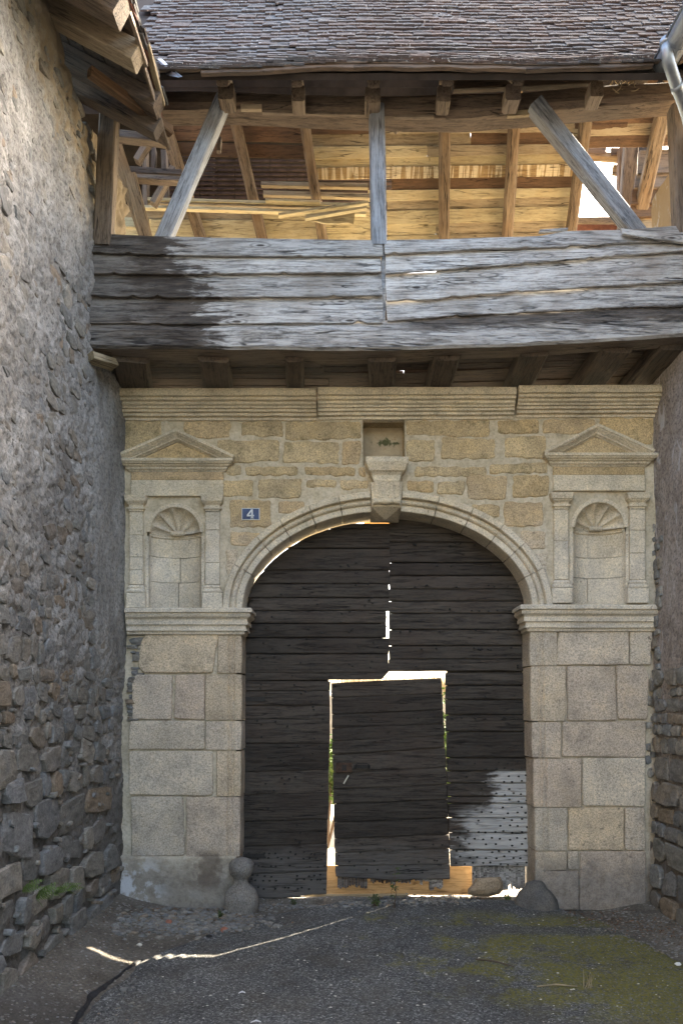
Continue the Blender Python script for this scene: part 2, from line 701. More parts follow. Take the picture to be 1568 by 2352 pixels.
M = {}
GT = [(.46, .37, .265), (.55, .45, .33), (.48, .42, .34), (.60, .455, .29), (.55, .475, .375), (.50, .40, .31), (.60, .52, .41)]
M['granite'] = granite('granite', GT, .32, hook=h_gateway, bump=.55)
M['granite_trim'] = granite('granite_trim', [(.58, .51, .405), (.61, .545, .44)], .24, hook=lambda t, c: h_gateway(t, c, .45), bump=.4)
M['guard'] = granite('dark_guard_stone', [(.19, .175, .16), (.23, .21, .185)], .3, bump=.9)
M['stump'] = granite('sooty_stump_stone', [(.13, .12, .108)], .25, bump=.8)
M['boulder'] = granite('boulder_stone', [(.36, .27, .18)], .25, bump=.6)


def mat_mortar():
    t = NT('lime_mortar')
    p = t.pos()
    n = t.noise(p, 6, 6, .65); n2 = t.noise(p, 45, 5, .7)
    col = t.ramp(n, [(.3, (.40, .34, .245)), (.5, (.53, .46, .345)), (.7, (.62, .555, .45))])
    col = t.mix(1.0, col, t.ramp(n2, [(.3, .7), (.5, 1), (.7, 1.15)]), 'MULTIPLY')
    col = h_gateway(t, col, .3)
    return t.done(col, t.bump(t.math('ADD', n, t.math('MULTIPLY', n2, .6)), .7, .012), .95)


M['mortar'] = mat_mortar()


def mat_render(name, c0, c1, c2, warm=None, white=0, side=1):
    """old lime render on the side walls"""
    t = NT(name)
    p = t.pos()
    ps = t.scale(p, (1, 1, .55))
    n = t.noise(ps, 3.5, 7, .68); n2 = t.noise(p, 38, 5, .75); n3 = t.noise(ps, 11, 5, .6, .6)
    col = t.ramp(n, [(.3, c0), (.5, c1), (.7, c2)])
    col = t.mix(1.0, col, t.ramp(n2, [(.33, .35), (.48, 1), (.66, 1.35)]), 'MULTIPLY')
    col = t.mix(t.ramp(n3, [(.55, 0), (.7, .45)]), col, vmul(c0, .7))
    x, y, z = t.xyz()
    zn = t.math('ADD', z, t.math('MULTIPLY', t.math('SUBTRACT', n, .5), 1.2))
    if warm:
        # earth mortar left bare under the eaves
        yn = t.math('SUBTRACT', y, t.math('MULTIPLY', z, .0))
        wm = t.sm(t.math('ADD', t.math('ADD', t.math('MULTIPLY', y, .5), z), t.math('MULTIPLY', t.math('SUBTRACT', n3, .5), 2.0)), 8.05, 8.9)
        col = t.mix(wm, col, warm)
    if white:
        wv = t.noise(t.scale(p, (1, 2.2, .8)), 5, 5, .65, .8)
        col = t.mix(t.math('MULTIPLY', t.ramp(wv, [(.58, 0), (.64, 1)]), white), col, (.50, .49, .49))
    lo = t.sm(zn, 1.9, .7)
    col = t.mix(t.math('MULTIPLY', lo, .7), col, (.095, .085, .075))
    h = t.math('ADD', t.math('MULTIPLY', n2, .9), n3)
    return t.done(col, t.bump(h, .9, .014), .95)


M['render_left'] = mat_render('old_lime_render', (.165, .155, .142), (.26, .247, .226), (.37, .355, .33), warm=(.27, .215, .145))
M['render_right'] = mat_render('stained_render', (.20, .165, .14), (.30, .255, .225), (.37, .33, .30), warm=(.34, .25, .15), white=.6)


def mat_rubble(name, tones):
    t = NT(name)
    v = t.local()
    col = t.ramp(t._r, [((i + .5) / len(tones), c) for i, c in enumerate(tones)], 'CONSTANT' if False else 'LINEAR')
    n = t.noise(t.scale(v, (1, 1, 2.2)), 9, 6, .65); n2 = t.noise(v, 60, 4, .7)
    col = t.mix(1.0, col, t.ramp(n, [(.28, .55), (.5, 1), (.72, 1.35)]), 'MULTIPLY')
    col = t.mix(1.0, col, t.ramp(n2, [(.3, .7), (.5, 1), (.7, 1.3)]), 'MULTIPLY')
    bl = t.noise(v, 5, 3, .5)
    col = t.mix(t.ramp(bl, [(.55, 0), (.7, .4)]), col, (.17, .18, .19))
    lm = t.noise(t.pos(), 14, 5, .7)
    col = t.mix(t.ramp(lm, [(.60, 0), (.68, .55)]), col, (.34, .31, .28))
    return t.done(col, t.bump(t.math('ADD', n, t.math('MULTIPLY', n2, .5)), .8, .012), .85)


M['rubble'] = mat_rubble('rubble_stone', [(.17, .165, .15), (.22, .20, .165), (.15, .15, .145), (.22, .17, .12), (.19, .185, .165), (.20, .20, .195), (.175, .155, .13), (.27, .245, .205)])


def h_silver(t, col):
    x, y, z = t.xyz()
    p = t.pos()
    ns = t.noise(t.scale(p, (1.2, 1, 8)), 2.2, 6, .7, .5)
    nn = t.noise(t.scale(p, (3, 1, 3)), 1.3, 3, .5)
    xs = t.math('ADD', x, t.math('ADD', t.math('MULTIPLY', t.math('SUBTRACT', ns, .5), 1.5), t.math('MULTIPLY', t.math('SUBTRACT', nn, .5), .5)))
    xs = t.math('ADD', xs, t.math('MULTIPLY', t.math('SUBTRACT', z, 5.0), .35))
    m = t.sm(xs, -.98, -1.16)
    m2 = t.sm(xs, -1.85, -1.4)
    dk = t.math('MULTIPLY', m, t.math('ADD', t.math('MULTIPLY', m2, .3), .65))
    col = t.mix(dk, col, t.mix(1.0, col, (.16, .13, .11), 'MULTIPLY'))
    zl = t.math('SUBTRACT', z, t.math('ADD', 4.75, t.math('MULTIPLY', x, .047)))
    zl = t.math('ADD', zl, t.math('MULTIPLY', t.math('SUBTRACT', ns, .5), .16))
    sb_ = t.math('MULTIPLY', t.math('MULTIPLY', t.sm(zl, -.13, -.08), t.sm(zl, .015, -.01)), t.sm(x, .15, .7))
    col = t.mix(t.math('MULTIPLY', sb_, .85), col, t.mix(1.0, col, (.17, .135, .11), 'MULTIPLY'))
    br = t.noise(t.scale(p, (.8, 1, 5)), 3, 5, .6)
    col = t.mix(t.ramp(br, [(.6, 0), (.75, .5)]), col, (.15, .11, .08))
    return col


SIL_L, SIL_D = (.44, .425, .405), (.075, .068, .062)
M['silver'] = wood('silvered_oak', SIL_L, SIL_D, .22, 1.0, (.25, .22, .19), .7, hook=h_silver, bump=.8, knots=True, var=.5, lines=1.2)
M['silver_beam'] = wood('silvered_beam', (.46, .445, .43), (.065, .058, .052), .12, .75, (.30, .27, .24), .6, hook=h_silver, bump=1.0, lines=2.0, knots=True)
M['bluegrey'] = wood('blue_grey_oak', (.31, .335, .37), (.08, .085, .10), .3, 1.0, (.20, .19, .18), .5, bump=.8)
M['oldbrown'] = wood('old_brown_oak', (.21, .16, .115), (.065, .048, .036), .3, .9, (.17, .14, .12), .6, bump=.8)
M['plate'] = wood('smoky_brown_oak', (.16, .118, .085), (.05, .037, .028), .3, .9, (.12, .095, .075), .6, bump=.8)
M['darkbrown'] = wood('dark_brown_oak', (.13, .095, .07), (.045, .034, .028), .3, .9, (.08, .07, .06), .6, bump=.8)
M['lightbeam'] = wood('fresh_sawn_beam', (.38, .31, .22), (.16, .12, .08), .5, .8, (.27, .2, .13), .6, bump=.5)
M['rafter'] = wood('honey_brown_rafter', (.27, .195, .12), (.08, .055, .035), .35, 1.0, (.20, .12, .06), .6, bump=.9)
M['yellow'] = wood('pale_yellow_board', (.54, .46, .28), (.33, .265, .15), .35, .7, (.50, .38, .2), .6, bump=.5, var=.3)
M['tan'] = wood('tan_board', (.38, .31, .20), (.20, .15, .09), .35, .7, (.3, .22, .13), .6, bump=.6, var=.3)
M['brownboard'] = wood('brown_board', (.17, .10, .055), (.075, .042, .024), .4, .7, (.10, .065, .04), .6, bump=.6)
M['orange'] = wood('fresh_orange_plank', (.68, .42, .19), (.46, .25, .10), .5, .7, (.5, .3, .14), .4, bump=.3)


def h_lath(t, col):
    # whitewash drips left between battens
    x, y, z = t.xyz()
    w = t.noise(t.scale(t.pos(), (26, 1, 2)), 1.0, 3, .6, .4)
    return t.mix(t.ramp(w, [(.47, 0), (.54, .8)]), col, (.80, .70, .48))


M['limewash'] = wood('lime_streaked_board', (.42, .29, .14), (.22, .14, .07), .4, .7, None, hook=h_lath)


def h_gate(t, col):
    x, y, z = t.xyz()
    p = t.pos()
    ns = t.noise(t.scale(p, (2.2, 1, 9)), 2.0, 5, .65, .4)
    xs = t.math('ADD', x, t.math('MULTIPLY', t.math('SUBTRACT', ns, .5), .75))
    a = t.math('MULTIPLY', t.sm(xs, 1.30, 1.42), t.sm(z, 1.17, 1.14))
    lo = t.math('MULTIPLY', t.sm(t.math('ADD', z, t.math('MULTIPLY', t.math('SUBTRACT', ns, .5), .3)), .86, .74), t.sm(xs, 1.0, 1.25))
    a = t.math('MAXIMUM', a, t.math('MULTIPLY', lo, .92))
    g = t.noise(t.scale(p, (2, 1, 60)), 2, 4, .6)
    pale = t.mix(g, (.28, .265, .25), (.60, .585, .555))
    col = t.mix(a, col, pale)
    # the whole foot greyer
    ft = t.math('MULTIPLY', t.sm(t.math('ADD', z, t.math('MULTIPLY', t.math('SUBTRACT', ns, .5), .5)), .55, .2), .38)
    col = t.mix(ft, col, (.20, .19, .18))
    return col


M['gate'] = wood('black_weathered_oak', (.068, .056, .045), (.015, .0125, .0105), .35, 1.1, (.06, .042, .032), .5, hook=h_gate, bump=.8, var=.6, lines=.7)


def mat_tile():
    t = NT('clay_plain_tile')
    v = t.local()
    col = t.ramp(t._r, [(0, (.060, .046, .040)), (.2, (.085, .058, .047)), (.4, (.046, .040, .038)), (.6, (.070, .056, .050)), (.8, (.060, .058, .058)), (1, (.10, .072, .056))])
    p = t.pos()
    x, y, z = t.xyz()
    big = t.noise(p, 1.1, 4, .6)
    gl = t.sm(t.math('ADD', x, t.math('MULTIPLY', t.math('SUBTRACT', big, .5), 2.6)), .5, -.7)
    gl = t.math('MULTIPLY', gl, t.math('ADD', t.math('MULTIPLY', t._r, .6), .3))
    col = t.mix(gl, col, (.088, .094, .10))
    lich = t.noise(p, 34, 3, .6)
    lm = t.ramp(lich, [(.635, 0), (.66, .9)])
    z1 = t.noise(p, 4, 3, .5)
    lm = t.math('MULTIPLY', lm, t.ramp(z1, [(.35, .1), (.6, .95)]))
    col = t.mix(lm, col, (.48, .48, .46))
    l2 = t.noise(p, 11, 4, .7)
    col = t.mix(t.ramp(l2, [(.60, 0), (.70, .5)]), col, (.2, .2, .165))
    n2 = t.noise(v, 70, 3, .6)
    col = t.mix(1.0, col, t.ramp(n2, [(.3, .7), (.6, 1.2)]), 'MULTIPLY')
    return t.done(col, t.bump(t.math('ADD', n2, l2), .6, .006), .85)


M['tile'] = mat_tile()


def mat_plain(name, c, rough=.7, metal=0, vary=.3, sc=12, bump=.2, c2=None):
    t = NT(name)
    v = t.local()
    n = t.noise(v, sc, 5, .6)
    col = t.mix(t.ramp(n, [(.3, 0), (.7, 1)]), vmul(c, 1 - vary), c2 or vmul(c, 1 + vary))
    return t.done(col, t.bump(n, bump, .004), rough, metal)


M['zinc'] = mat_plain('weathered_zinc', (.26, .29, .32), .45, .7, .18, 9, .1)
M['rust'] = mat_plain('rusty_iron', (.075, .045, .03), .8, .3, .4, 30)
M['iron'] = mat_plain('black_iron', (.03, .028, .026), .6, .4, .3, 30)
M['alu'] = mat_plain('worn_aluminium', (.5, .48, .42), .4, .5, .15)
M['blue'] = mat_plain('blue_enamel', (.018, .045, .12), .35, 0, .35, 20, .05)
M['white'] = mat_plain('white_enamel', (.62, .64, .64), .4, 0, .1, 30, .05)
M['brick'] = mat_plain('red_brick', (.36, .15, .10), .9, 0, .3, 30, .5)
M['darktile'] = mat_plain('loft_shade_tile', (.045, .03, .026), .9, 0, .5, 9, .5)  # tile colour darkened to stand for the dim loft
M['dark'] = mat_plain('attic_shade_boards', (.035, .028, .024), .95, 0, .4, 6, .5)  # attic shade put into the board colour
M['bitumen'] = mat_plain('bitumen', (.022, .022, .024), .6, 0, .5, 30, .8)
M['deadleaf'] = mat_plain('dead_leaf', (.16, .095, .055), .8, 0, .5, 20, .2)
M['fern'] = mat_plain('fern_green', (.11, .165, .045), .6, 0, .3, 20, .1)
M['weed'] = mat_plain('weed_green', (.07, .10, .03), .6, 0, .4, 20, .1)
M['stalk'] = mat_plain('dry_stalk', (.30, .24, .15), .8, 0, .3, 20, .1)
M['twig'] = mat_plain('grey_twig', (.10, .07, .05), .8, 0, .3, 20, .1)
M['paper'] = mat_plain('white_scrap', (.72, .72, .70), .7, 0, .1)
M['leaf_back'] = mat_plain('courtyard_leaf', (.09, .15, .035), .6, 0, .4, 3, .1)
M['court_wall'] = mat_plain('pale_court_render', (.62, .58, .50), .95, 0, .12, 2, .3)
M['roofback'] = mat_plain('old_red_tile', (.13, .055, .04), .9, 0, .4, 9, .5)
def h_spot(t, col):
    x, y, z = t.xyz()
    n = t.noise(t.pos(), 14, 5, .7)
    d = t.math('ADD', t.math('MULTIPLY', t.math('ABSOLUTE', t.math('SUBTRACT', x, .40)), .35), t.math('ABSOLUTE', t.math('SUBTRACT', z, 4.13)))
    d = t.math('ADD', d, t.math('MULTIPLY', t.math('SUBTRACT', n, .5), .22))
    col = t.mix(t.sm(d, .045, .02), col, (.10, .105, .05))
    return t.mix(t.ramp(n, [(.58, 0), (.66, .6)]), col, (.30, .19, .09))


_t = NT('pinkish_plaster')
_c = _t.mix(_t.ramp(_t.noise(_t.pos(), 7, 5, .65), [(.3, 0), (.7, 1)]), (.34, .27, .18), (.50, .41, .28))
M['plaster'] = _t.done(h_spot(_t, _c), _t.bump(_t.noise(_t.pos(), 12, 5, .7), .6, .01), .95)


def mat_asphalt():
    t = NT('old_asphalt')
    p = t.pos()
    x, y, z = t.xyz()
    sp = t.voro(p, 95, 'F1', 'Color'); s0 = t.xyz(sp)[0]
    fine = t.noise(p, 120, 3, .7)
    col = t.mix(1.0, (.108, .107, .102), t.ramp(s0, [(0, .45), (.6, 1.0), (.85, 1.5), (1, 2.6)]), 'MULTIPLY')
    col = t.mix(1.0, col, t.ramp(fine, [(.3, .55), (.7, 1.5)]), 'MULTIPLY')
    n = t.noise(p, 1.7, 5, .65)
    col = t.mix(1.0, col, t.ramp(n, [(.3, .72), (.7, 1.35)]), 'MULTIPLY')
    # brown dust
    dn = t.noise(p, 3.1, 5, .7)
    col = t.mix(t.ramp(dn, [(.46, 0), (.68, .5)]), col, (.10, .085, .062))
    # moss on the right
    mn = t.noise(p, 2.3, 6, .72)
    m1 = t.math('ADD', mn, t.math('MULTIPLY', t.math('SUBTRACT', x, .95), .13))
    band = t.sm(t.math('ABSOLUTE', t.math('SUBTRACT', y, t.math('ADD', 5.62, t.math('MULTIPLY', x, .05)))), .04, .16)
    far = t.sm(y, 6.25, 5.9)
    m = t.math('MULTIPLY', t.ramp(m1, [(.46, 0), (.57, 1)]), t.math('MULTIPLY', t.math('MAXIMUM', band, .12), far))
    near = t.sm(t.math('ADD', y, t.math('MULTIPLY', x, .45)), 4.55, 5.0)
    m = t.math('MULTIPLY', m, near)
    fm = t.noise(p, 42, 4, .7)
    m = t.math('MULTIPLY', m, t.ramp(fm, [(.36, .0), (.56, 1)]))
    mc = t.mix(t.noise(p, 9, 4, .6), (.10, .082, .020), (.27, .245, .042))
    col = t.mix(t.math('MULTIPLY', m, .9), col, mc)
    h = t.math('ADD', t.math('MULTIPLY', s0, .6), fine)
    return t.done(col, t.bump(h, .8, .008), .9)


M['asphalt'] = mat_asphalt()


def mat_dirt():
    t = NT('gritty_dirt')
    p = t.pos()
    n = t.noise(p, 3, 6, .7); n2 = t.noise(p, 50, 4, .7); s0 = t.xyz(t.voro(p, 60, 'F1', 'Color'))[0]
    col = t.ramp(n, [(.3, (.085, .072, .055)), (.5, (.145, .125, .10)), (.7, (.20, .18, .155))])
    col = t.mix(1.0, col, t.ramp(n2, [(.3, .6), (.7, 1.4)]), 'MULTIPLY')
    col = t.mix(t.ramp(s0, [(.93, 0), (.97, .7)]), col, (.36, .34, .31))
    x, y, z = t.xyz()
    g = t.math('MULTIPLY', t.sm(y, 4.7, 4.2), .55)
    col = t.mix(g, col, (.035, .034, .033))
    return t.done(col, t.bump(t.math('ADD', n2, t.math('MULTIPLY', s0, .5)), .8, .01), .95)


M['dirt'] = mat_dirt()
M['gravel'] = mat_plain('pale_courtyard_gravel', (.34, .30, .24), .95, 0, .15, 14, .4)
M['field'] = mat_plain('field_earth', (.16, .15, .09), .95, 0, .3, 1, .4)
# ---------------------------------------------------------------- ground
def ground_z(x, y):
    z = -0.058 + 0.012 * fbm(x, y, 2.2, 4, 5) + .006 * fbm(x, y, 14, 3, 8)
    z = z + 0.16 * np.clip((-1.35 - x) / .6, 0, 1) ** 1.5          # banked up against the left wall
    z = z + 0.10 * np.clip((x - 2.25) / .5, 0, 1) ** 1.3
    # rubble heap at the foot of the left pier
    z = z + 0.075 * np.exp(-((x + 1.15) / .55) ** 2 - ((y - 6.25) / .28) ** 2)
    z = z + .05 * np.exp(-((y - 6.78) / .12) ** 2) * np.clip((1.95 - x) / .2, 0, 1) * np.clip((x + .95) / .2, 0, 1)
    return z


AEDGE = [(3.0, -1.30), (4.06, -1.46), (4.58, -1.50), (5.22, -1.38), (5.61, -1.12), (6.0, -.86), (6.2, -.66), (6.47, -.15), (6.62, .0), (6.9, .05)]
AEDGE_R = [(3.0, 3.2), (4.6, 2.75), (5.13, 2.37), (5.6, 2.28), (6.07, 2.15), (6.35, 1.95), (6.5, 1.85), (6.9, 1.6)]


def asph_z(x, y):
    ye = np.interp(y, [a[0] for a in AEDGE], [a[1] for a in AEDGE])
    yr = np.interp(y, [a[0] for a in AEDGE_R], [a[1] for a in AEDGE_R])
    wob = .05 * fbm(x, y, 3.5, 4, 21)
    d = np.minimum(x - ye, yr - x) + wob
    d = np.minimum(d, 6.66 - y)
    z = -0.058 + 0.058 * (1 - np.exp(-np.clip(d, 0, 9) / .05))
    z = z - .3 * np.clip(-d, 0, 1)
    z = z + 0.055 * np.exp(-((x - .7) / 1.0) ** 2) * np.clip((y - 4.6) / 1.7, 0, 1)
    # ridges where it was raked off at the left edge
    e = np.exp(-((x - ye - .14) / .16) ** 2) * np.clip(6.1 - y, 0, 1)
    z = z + .010 * e * np.sin((x * .75 + y * -.45) * 95 + 3 * fbm(x, y, 3, 2, 4))
    return z + .004 * fbm(x, y, 7, 3, 31)


def grid_obj(name, x0, x1, y0, y1, st, fz, mat, **k):
    nx = int((x1 - x0) / st) + 1; ny = int((y1 - y0) / st) + 1
    X, Y = np.meshgrid(np.linspace(x0, x1, nx), np.linspace(y0, y1, ny))
    Z = fz(X, Y)
    V = np.stack([X, Y, Z], -1).reshape(-1, 3)
    i = np.arange(nx * ny).reshape(ny, nx)
    Fc = np.stack([i[:-1, :-1], i[:-1, 1:], i[1:, 1:], i[1:, :-1]], -1).reshape(-1, 4)
    return np_obj(name, V, Fc, mat, smooth=True, **k)


o = new_obj('ground', [(-150, -60, -.42), (150, -60, -.42), (150, 200, -.42), (-150, 200, -.42)], [(0, 1, 2, 3)], M['field']); o['kind'] = 'structure'
o = grid_obj('dirt_verge', -2.3, 3.3, 2.2, 6.95, .03, ground_z, M['dirt']); o['kind'] = 'structure'
o = grid_obj('asphalt_lane', -2.2, 3.2, 2.2, 6.75, .022, asph_z, M['asphalt']); o['kind'] = 'structure'
o = grid_obj('street', -8, 10, -14, 2.35, .5, lambda x, y: -.06 + 0 * x, M['asphalt']); o['kind'] = 'structure'
o = grid_obj('courtyard', -10, 14, 6.9, 22, .25, lambda x, y: -.03 + .02 * fbm(x, y, 1, 3, 3), M['gravel']); o['kind'] = 'structure'


# ---------------------------------------------------------------- rubble walls on both sides
def rubble_stone(name, c, w, h, plane, mat, parent, seed, proud=.012, coll=None, tilt=0):
    """an irregular stone; c=(u,v) along/up the wall, plane(u,v,d)->world"""
    r = random.Random(seed)
    n = 8
    ang0 = r.random()
    pts = []
    blocky = coll is not None or proud < -.5 or c[1] < 2.2
    for k in range(n if not blocky else 0):
        a = 2 * math.pi * (k + ang0 * .5) / n
        rx = w / 2 * r.uniform(.74, 1.12); rz = h / 2 * r.uniform(.72, 1.14)
        # squarish
        ca, sa = math.cos(a), math.sin(a)
        q = max(abs(ca), abs(sa)) ** .75
        uu, vv = rx * ca / q, rz * sa / q
        pts.append((uu * math.cos(tilt) - vv * math.sin(tilt), uu * math.sin(tilt) + vv * math.cos(tilt)))
    if blocky:
        for (a_, b_) in ((1, 0), (1, 1), (0, 1), (-1, 1), (-1, 0), (-1, -1), (0, -1), (1, -1)):
            k_ = r.uniform(.62, 1.02) if a_ and b_ else r.uniform(.9, 1.06)
            uu, vv = a_ * w / 2 * k_ * r.uniform(.9, 1.04), b_ * h / 2 * k_ * r.uniform(.9, 1.04)
            if not a_: uu = w * r.uniform(-.15, .15)
            if not b_: vv = h * r.uniform(-.15, .15)
            pts.append((uu * math.cos(tilt) - vv * math.sin(tilt), uu * math.sin(tilt) + vv * math.cos(tilt)))
    tu = r.uniform(-.05, .05); tv = r.uniform(-.08, .08)
    rings = []
    for (k, d) in [(1.0, -.05), (1.0, proud - .010), (.93, proud - .001), (.5, proud + .002)]:
        rings.append([plane(c[0] + p[0] * k, c[1] + p[1] * k, d + (p[0] * tu + p[1] * tv) * k + r.uniform(-.003, .003)) for p in pts])
    v, f = rings_vf(rings, cap0=False)
    if coll is not None:
        coll.add(v, f); return
    return new_obj(name, v, f, mat, parent)


def lwx(u, v):
    x = -1.972 + .056 * np.clip((u - 5.8) / .7, 0, 1) + .02 * np.clip((1.8 - v) / 1.8, 0, 1)
    return x + .018 * fbm(u, v, .9, 3, 77)


def wall_mesh(name, u0, u1, v0, v1, st, xf, mf, sgn, mat, parent, top=None):
    nu = int((u1 - u0) / st) + 1; nv = int((v1 - v0) / st) + 1
    U, Vv = np.meshgrid(np.linspace(u0, u1, nu), np.linspace(v0, v1, nv))
    if top is not None:
        tp = top(U)
        Vv = np.minimum(Vv, tp)
    X = xf(U, Vv) + sgn * mf(U, Vv)
    V = np.stack([X, U, Vv], -1).reshape(-1, 3)
    i = np.arange(nu * nv).reshape(nv, nu)
    if sgn > 0:
        Fc = np.stack([i[:-1, :-1], i[:-1, 1:], i[1:, 1:], i[1:, :-1]], -1).reshape(-1, 4)
    else:
        Fc = np.stack([i[:-1, :-1], i[1:, :-1], i[1:, 1:], i[:-1, 1:]], -1).reshape(-1, 4)
    return np_obj(name, V, Fc, mat, parent, smooth=True)


LH = thing('stone_house', 'tall old house of grey rubble and flaking render along the left side, timber eaves above', 'house', (-1.97, 4.5, 0))


def l_mortar(u, v):
    base = np.interp(v, [0, .5, 1.1, 1.7, 2.4, 3.4, 6.5], [-.030, -.028, -.018, -.008, .003, .007, .010])
    # smooth render strip next to the gateway
    strip = np.clip((u - 5.86) / .05, 0, 1) * np.clip((v - 1.9) / .5, 0, 1) * np.clip((4.5 - v) / .3, 0, 1)
    base = base * (1 - strip) + .020 * strip
    ro = fbm(u, v, 5.5, 5, 12) * .021 + fbm(u, v, 22, 3, 19) * .020
    ro = ro * (1 - .65 * strip)
    und = fbm(u, v * .6, 2.2, 3, 41) * .012
    warm = np.clip((u * .5 + v - 7.9) / .8, 0, 1)
    return base + ro + und + warm * fbm(u, v, 9, 4, 55) * .05


def l_top(u):
    return np.interp(u, [0, 4.8, 5.0, 5.35, 5.55, 5.72, 5.85, 7], [6.60, 6.50, 6.42, 6.22, 6.18, 6.12, 6.30, 6.30]) + .05 * fbm(u, u * 0, 9, 4, 3)


wall_mesh('wall_face', 3.0, 6.54, -.15, 6.7, .016, lwx, l_mortar, 1, M['render_left'], LH, top=l_top)
# the house body behind its face
v, f = box_vf(-7, -2.06, -9, 3.02, -.3, 6.4)
v2, f2 = box_vf(-7, -2.10, 3.0, 6.75, -.3, 6.05)
mb = MB(); mb.add(v, f); mb.add(v2, f2)
v3, f3 = box_vf(-2.12, -1.99, -9, 3.03, -.3, 6.4)
mb.add(v3, f3)
v4, f4 = box_vf(-2.12, -1.96, 6.53, 6.6, -.3, 6.0)
mb.add(v4, f4)
mb.build('house_body', M['render_left'], LH)

r = random.Random(5)
stones = []
v = -.02
while v < 6.25:
    low = v < 1.35
    h = r.uniform(.11, .30) if low else (r.uniform(.08, .19) if v < 2.3 else r.uniform(.07, .16))
    u = 3.05 + r.uniform(0, .2)
    while u < 6.42:
        w = h * r.uniform(.7, 2.1) if low else r.uniform(.08, .28)
        if u + w > 6.45: break
        dens = 1.0 if v < 1.6 else (.94 if v < 2.6 else .86)
        strip = u > 5.78 and 1.95 < v < 4.5
        if r.random() < dens and not (strip and r.random() < .86):
            stones.append((u + w / 2, v + h / 2 + r.uniform(-.03, .03), w - .010, h * r.uniform(.72, 1.08), r.randint(0, 99999), r.uniform(-.25, .25) * (0.9 if low else 1)))
        u += w
    v += h
# small chips in the joints of the dry lower part
for k in range(150):
    vv = r.uniform(.05, 1.9); uu = r.uniform(3.2, 6.45)
    stones.append((uu, vv, r.uniform(.04, .09), r.uniform(.025, .055), r.randint(0, 99999), r.uniform(-.4, .4)))


def lplane(u, v, d):
    return Vector((float(lwx(u, v)) + d, u, v))


def size_px(s):
    return s[2] * s[3] / (s[0] ** 3)


stones.sort(key=lambda s: -size_px(s) * (3 if 4.0 < s[0] else .01) * (1 if s[1] < 2.4 else .8))
mb = MB()
for i, (u, v, w, h, sd, tl) in enumerate(stones):
    pr = random.Random(sd).uniform(.001, .014) if v > 1.5 else random.Random(sd).uniform(-.012, .03)
    if i < 298:
        rubble_stone('stone', (u, v), w, h, lplane, M['rubble'], LH, sd, pr, tilt=tl)
    else:
        rubble_stone('stone', (u, v), w, h, lplane, M['rubble'], LH, sd, pr, coll=mb, tilt=tl)
mb.build('small_stones', M['rubble'], LH, kind='stuff')

# ---- right house
RH = thing('rendered_house', 'house with stained pinkish render and grey stone foot at the right edge of the photo', 'house', (2.75, 6.2, 0))


def rwx(u, v):
    x = 2.757 - .085 * np.clip((2.9 - v) / 2.9, 0, 1)
    return x + .012 * fbm(u, v, 1.1, 3, 17)


def r_mortar(u, v):
    base = np.interp(v, [0, 1.3, 1.75, 2.1, 6.5], [-.035, -.03, -.012, .012, .018])
    edge = np.exp(-np.clip(6.5 - u, 0, 9) / .1) * np.clip(2.9 - v, 0, 1)
    return base - edge * .03 + fbm(u, v, 5, 5, 62) * .014 + fbm(u, v, 22, 3, 69) * .006


wall_mesh('wall_face', 3.6, 6.54, -.15, 6.2, .02, rwx, r_mortar, -1, M['render_right'], RH)
mb = MB()
v, f = box_vf(2.86, 8, -3, 6.9, -.3, 6.0); mb.add(v, f)
v, f = box_vf(2.78, 2.9, -3, 3.62, -.3, 6.0); mb.add(v, f)
v, f = box_vf(2.72, 2.9, 6.53, 6.6, -.3, 5.0); mb.add(v, f)
mb.build('house_body', M['render_right'], RH)
r = random.Random(9)


def rplane(u, v, d):
    return Vector((float(rwx(u, v)) - d, u, v))


v = 0.0
st = []
while v < 1.95:
    h = r.uniform(.07, .17) if v > 1.2 else r.uniform(.10, .24)
    u = 4.9 + r.uniform(0, .2)
    while u < 6.44:
        w = min(h * r.uniform(.9, 2.2), 6.47 - u)
        if w > .04:
            st.append((u + w / 2, v + h / 2, w - .01, h * .94, r.randint(0, 9999)))
        u += w
    v += h
for k in range(26):   # rough edge against the gateway
    st.append((r.uniform(6.36, 6.47), r.uniform(1.8, 3.3), r.uniform(.05, .1), r.uniform(.04, .13), r.randint(0, 9999)))
for (u, v, w, h, sd) in st:
    q = random.Random(sd)
    # mirrored plane: reverse winding by negative width
    rubble_stone('stone', (u, v), -w, h, rplane, M['rubble'], RH, sd, q.uniform(-.01, .02) if v < 1.9 else .03)

# ---------------------------------------------------------------- the gateway
GW = thing('stone_gateway', 'wide pale granite gateway with basket arch, keystone, shell niches and small pediments', 'gateway', (.386, 6.6, 0))
AXC, AZ, AA, AB = (889 - CX) / F * 6.5, EYE + 220 / F * 6.5, 332 / F * 6.5, 225 / F * 6.5
WP = 6.5


def wx(x): return (x - CX) / F * 6.5
def wz(y): return EYE + (HY - y) / F * 6.5


NICHE = [(402.5, 59.5, 1222, 1398), (1375.5, 59.5, 1211, 1388)]   # centre, half width, springing, bottom


def in_hole(X, Z):
    e = ((X - AXC) / (AA + .09)) ** 2 + ((Z - AZ) / (AB + .09)) ** 2
    a = (Z >= AZ) & (e < 1)
    b = (Z < AZ) & (np.abs(X - AXC) < AA + .06)
    c = (X > wx(832)) & (X < wx(929)) & (Z < wz(962)) & (Z > wz(1070))
    m = a | b | c
    for (xc, hw, zs, zb) in NICHE:
        R_ = hw / F * 6.5 + .012
        m |= (np.abs(X - wx(xc)) < R_) & (Z < wz(zs)) & (Z > wz(zb))
        m |= ((X - wx(xc)) ** 2 + (Z - wz(zs)) ** 2 < R_ ** 2) & (Z >= wz(zs))
    return m


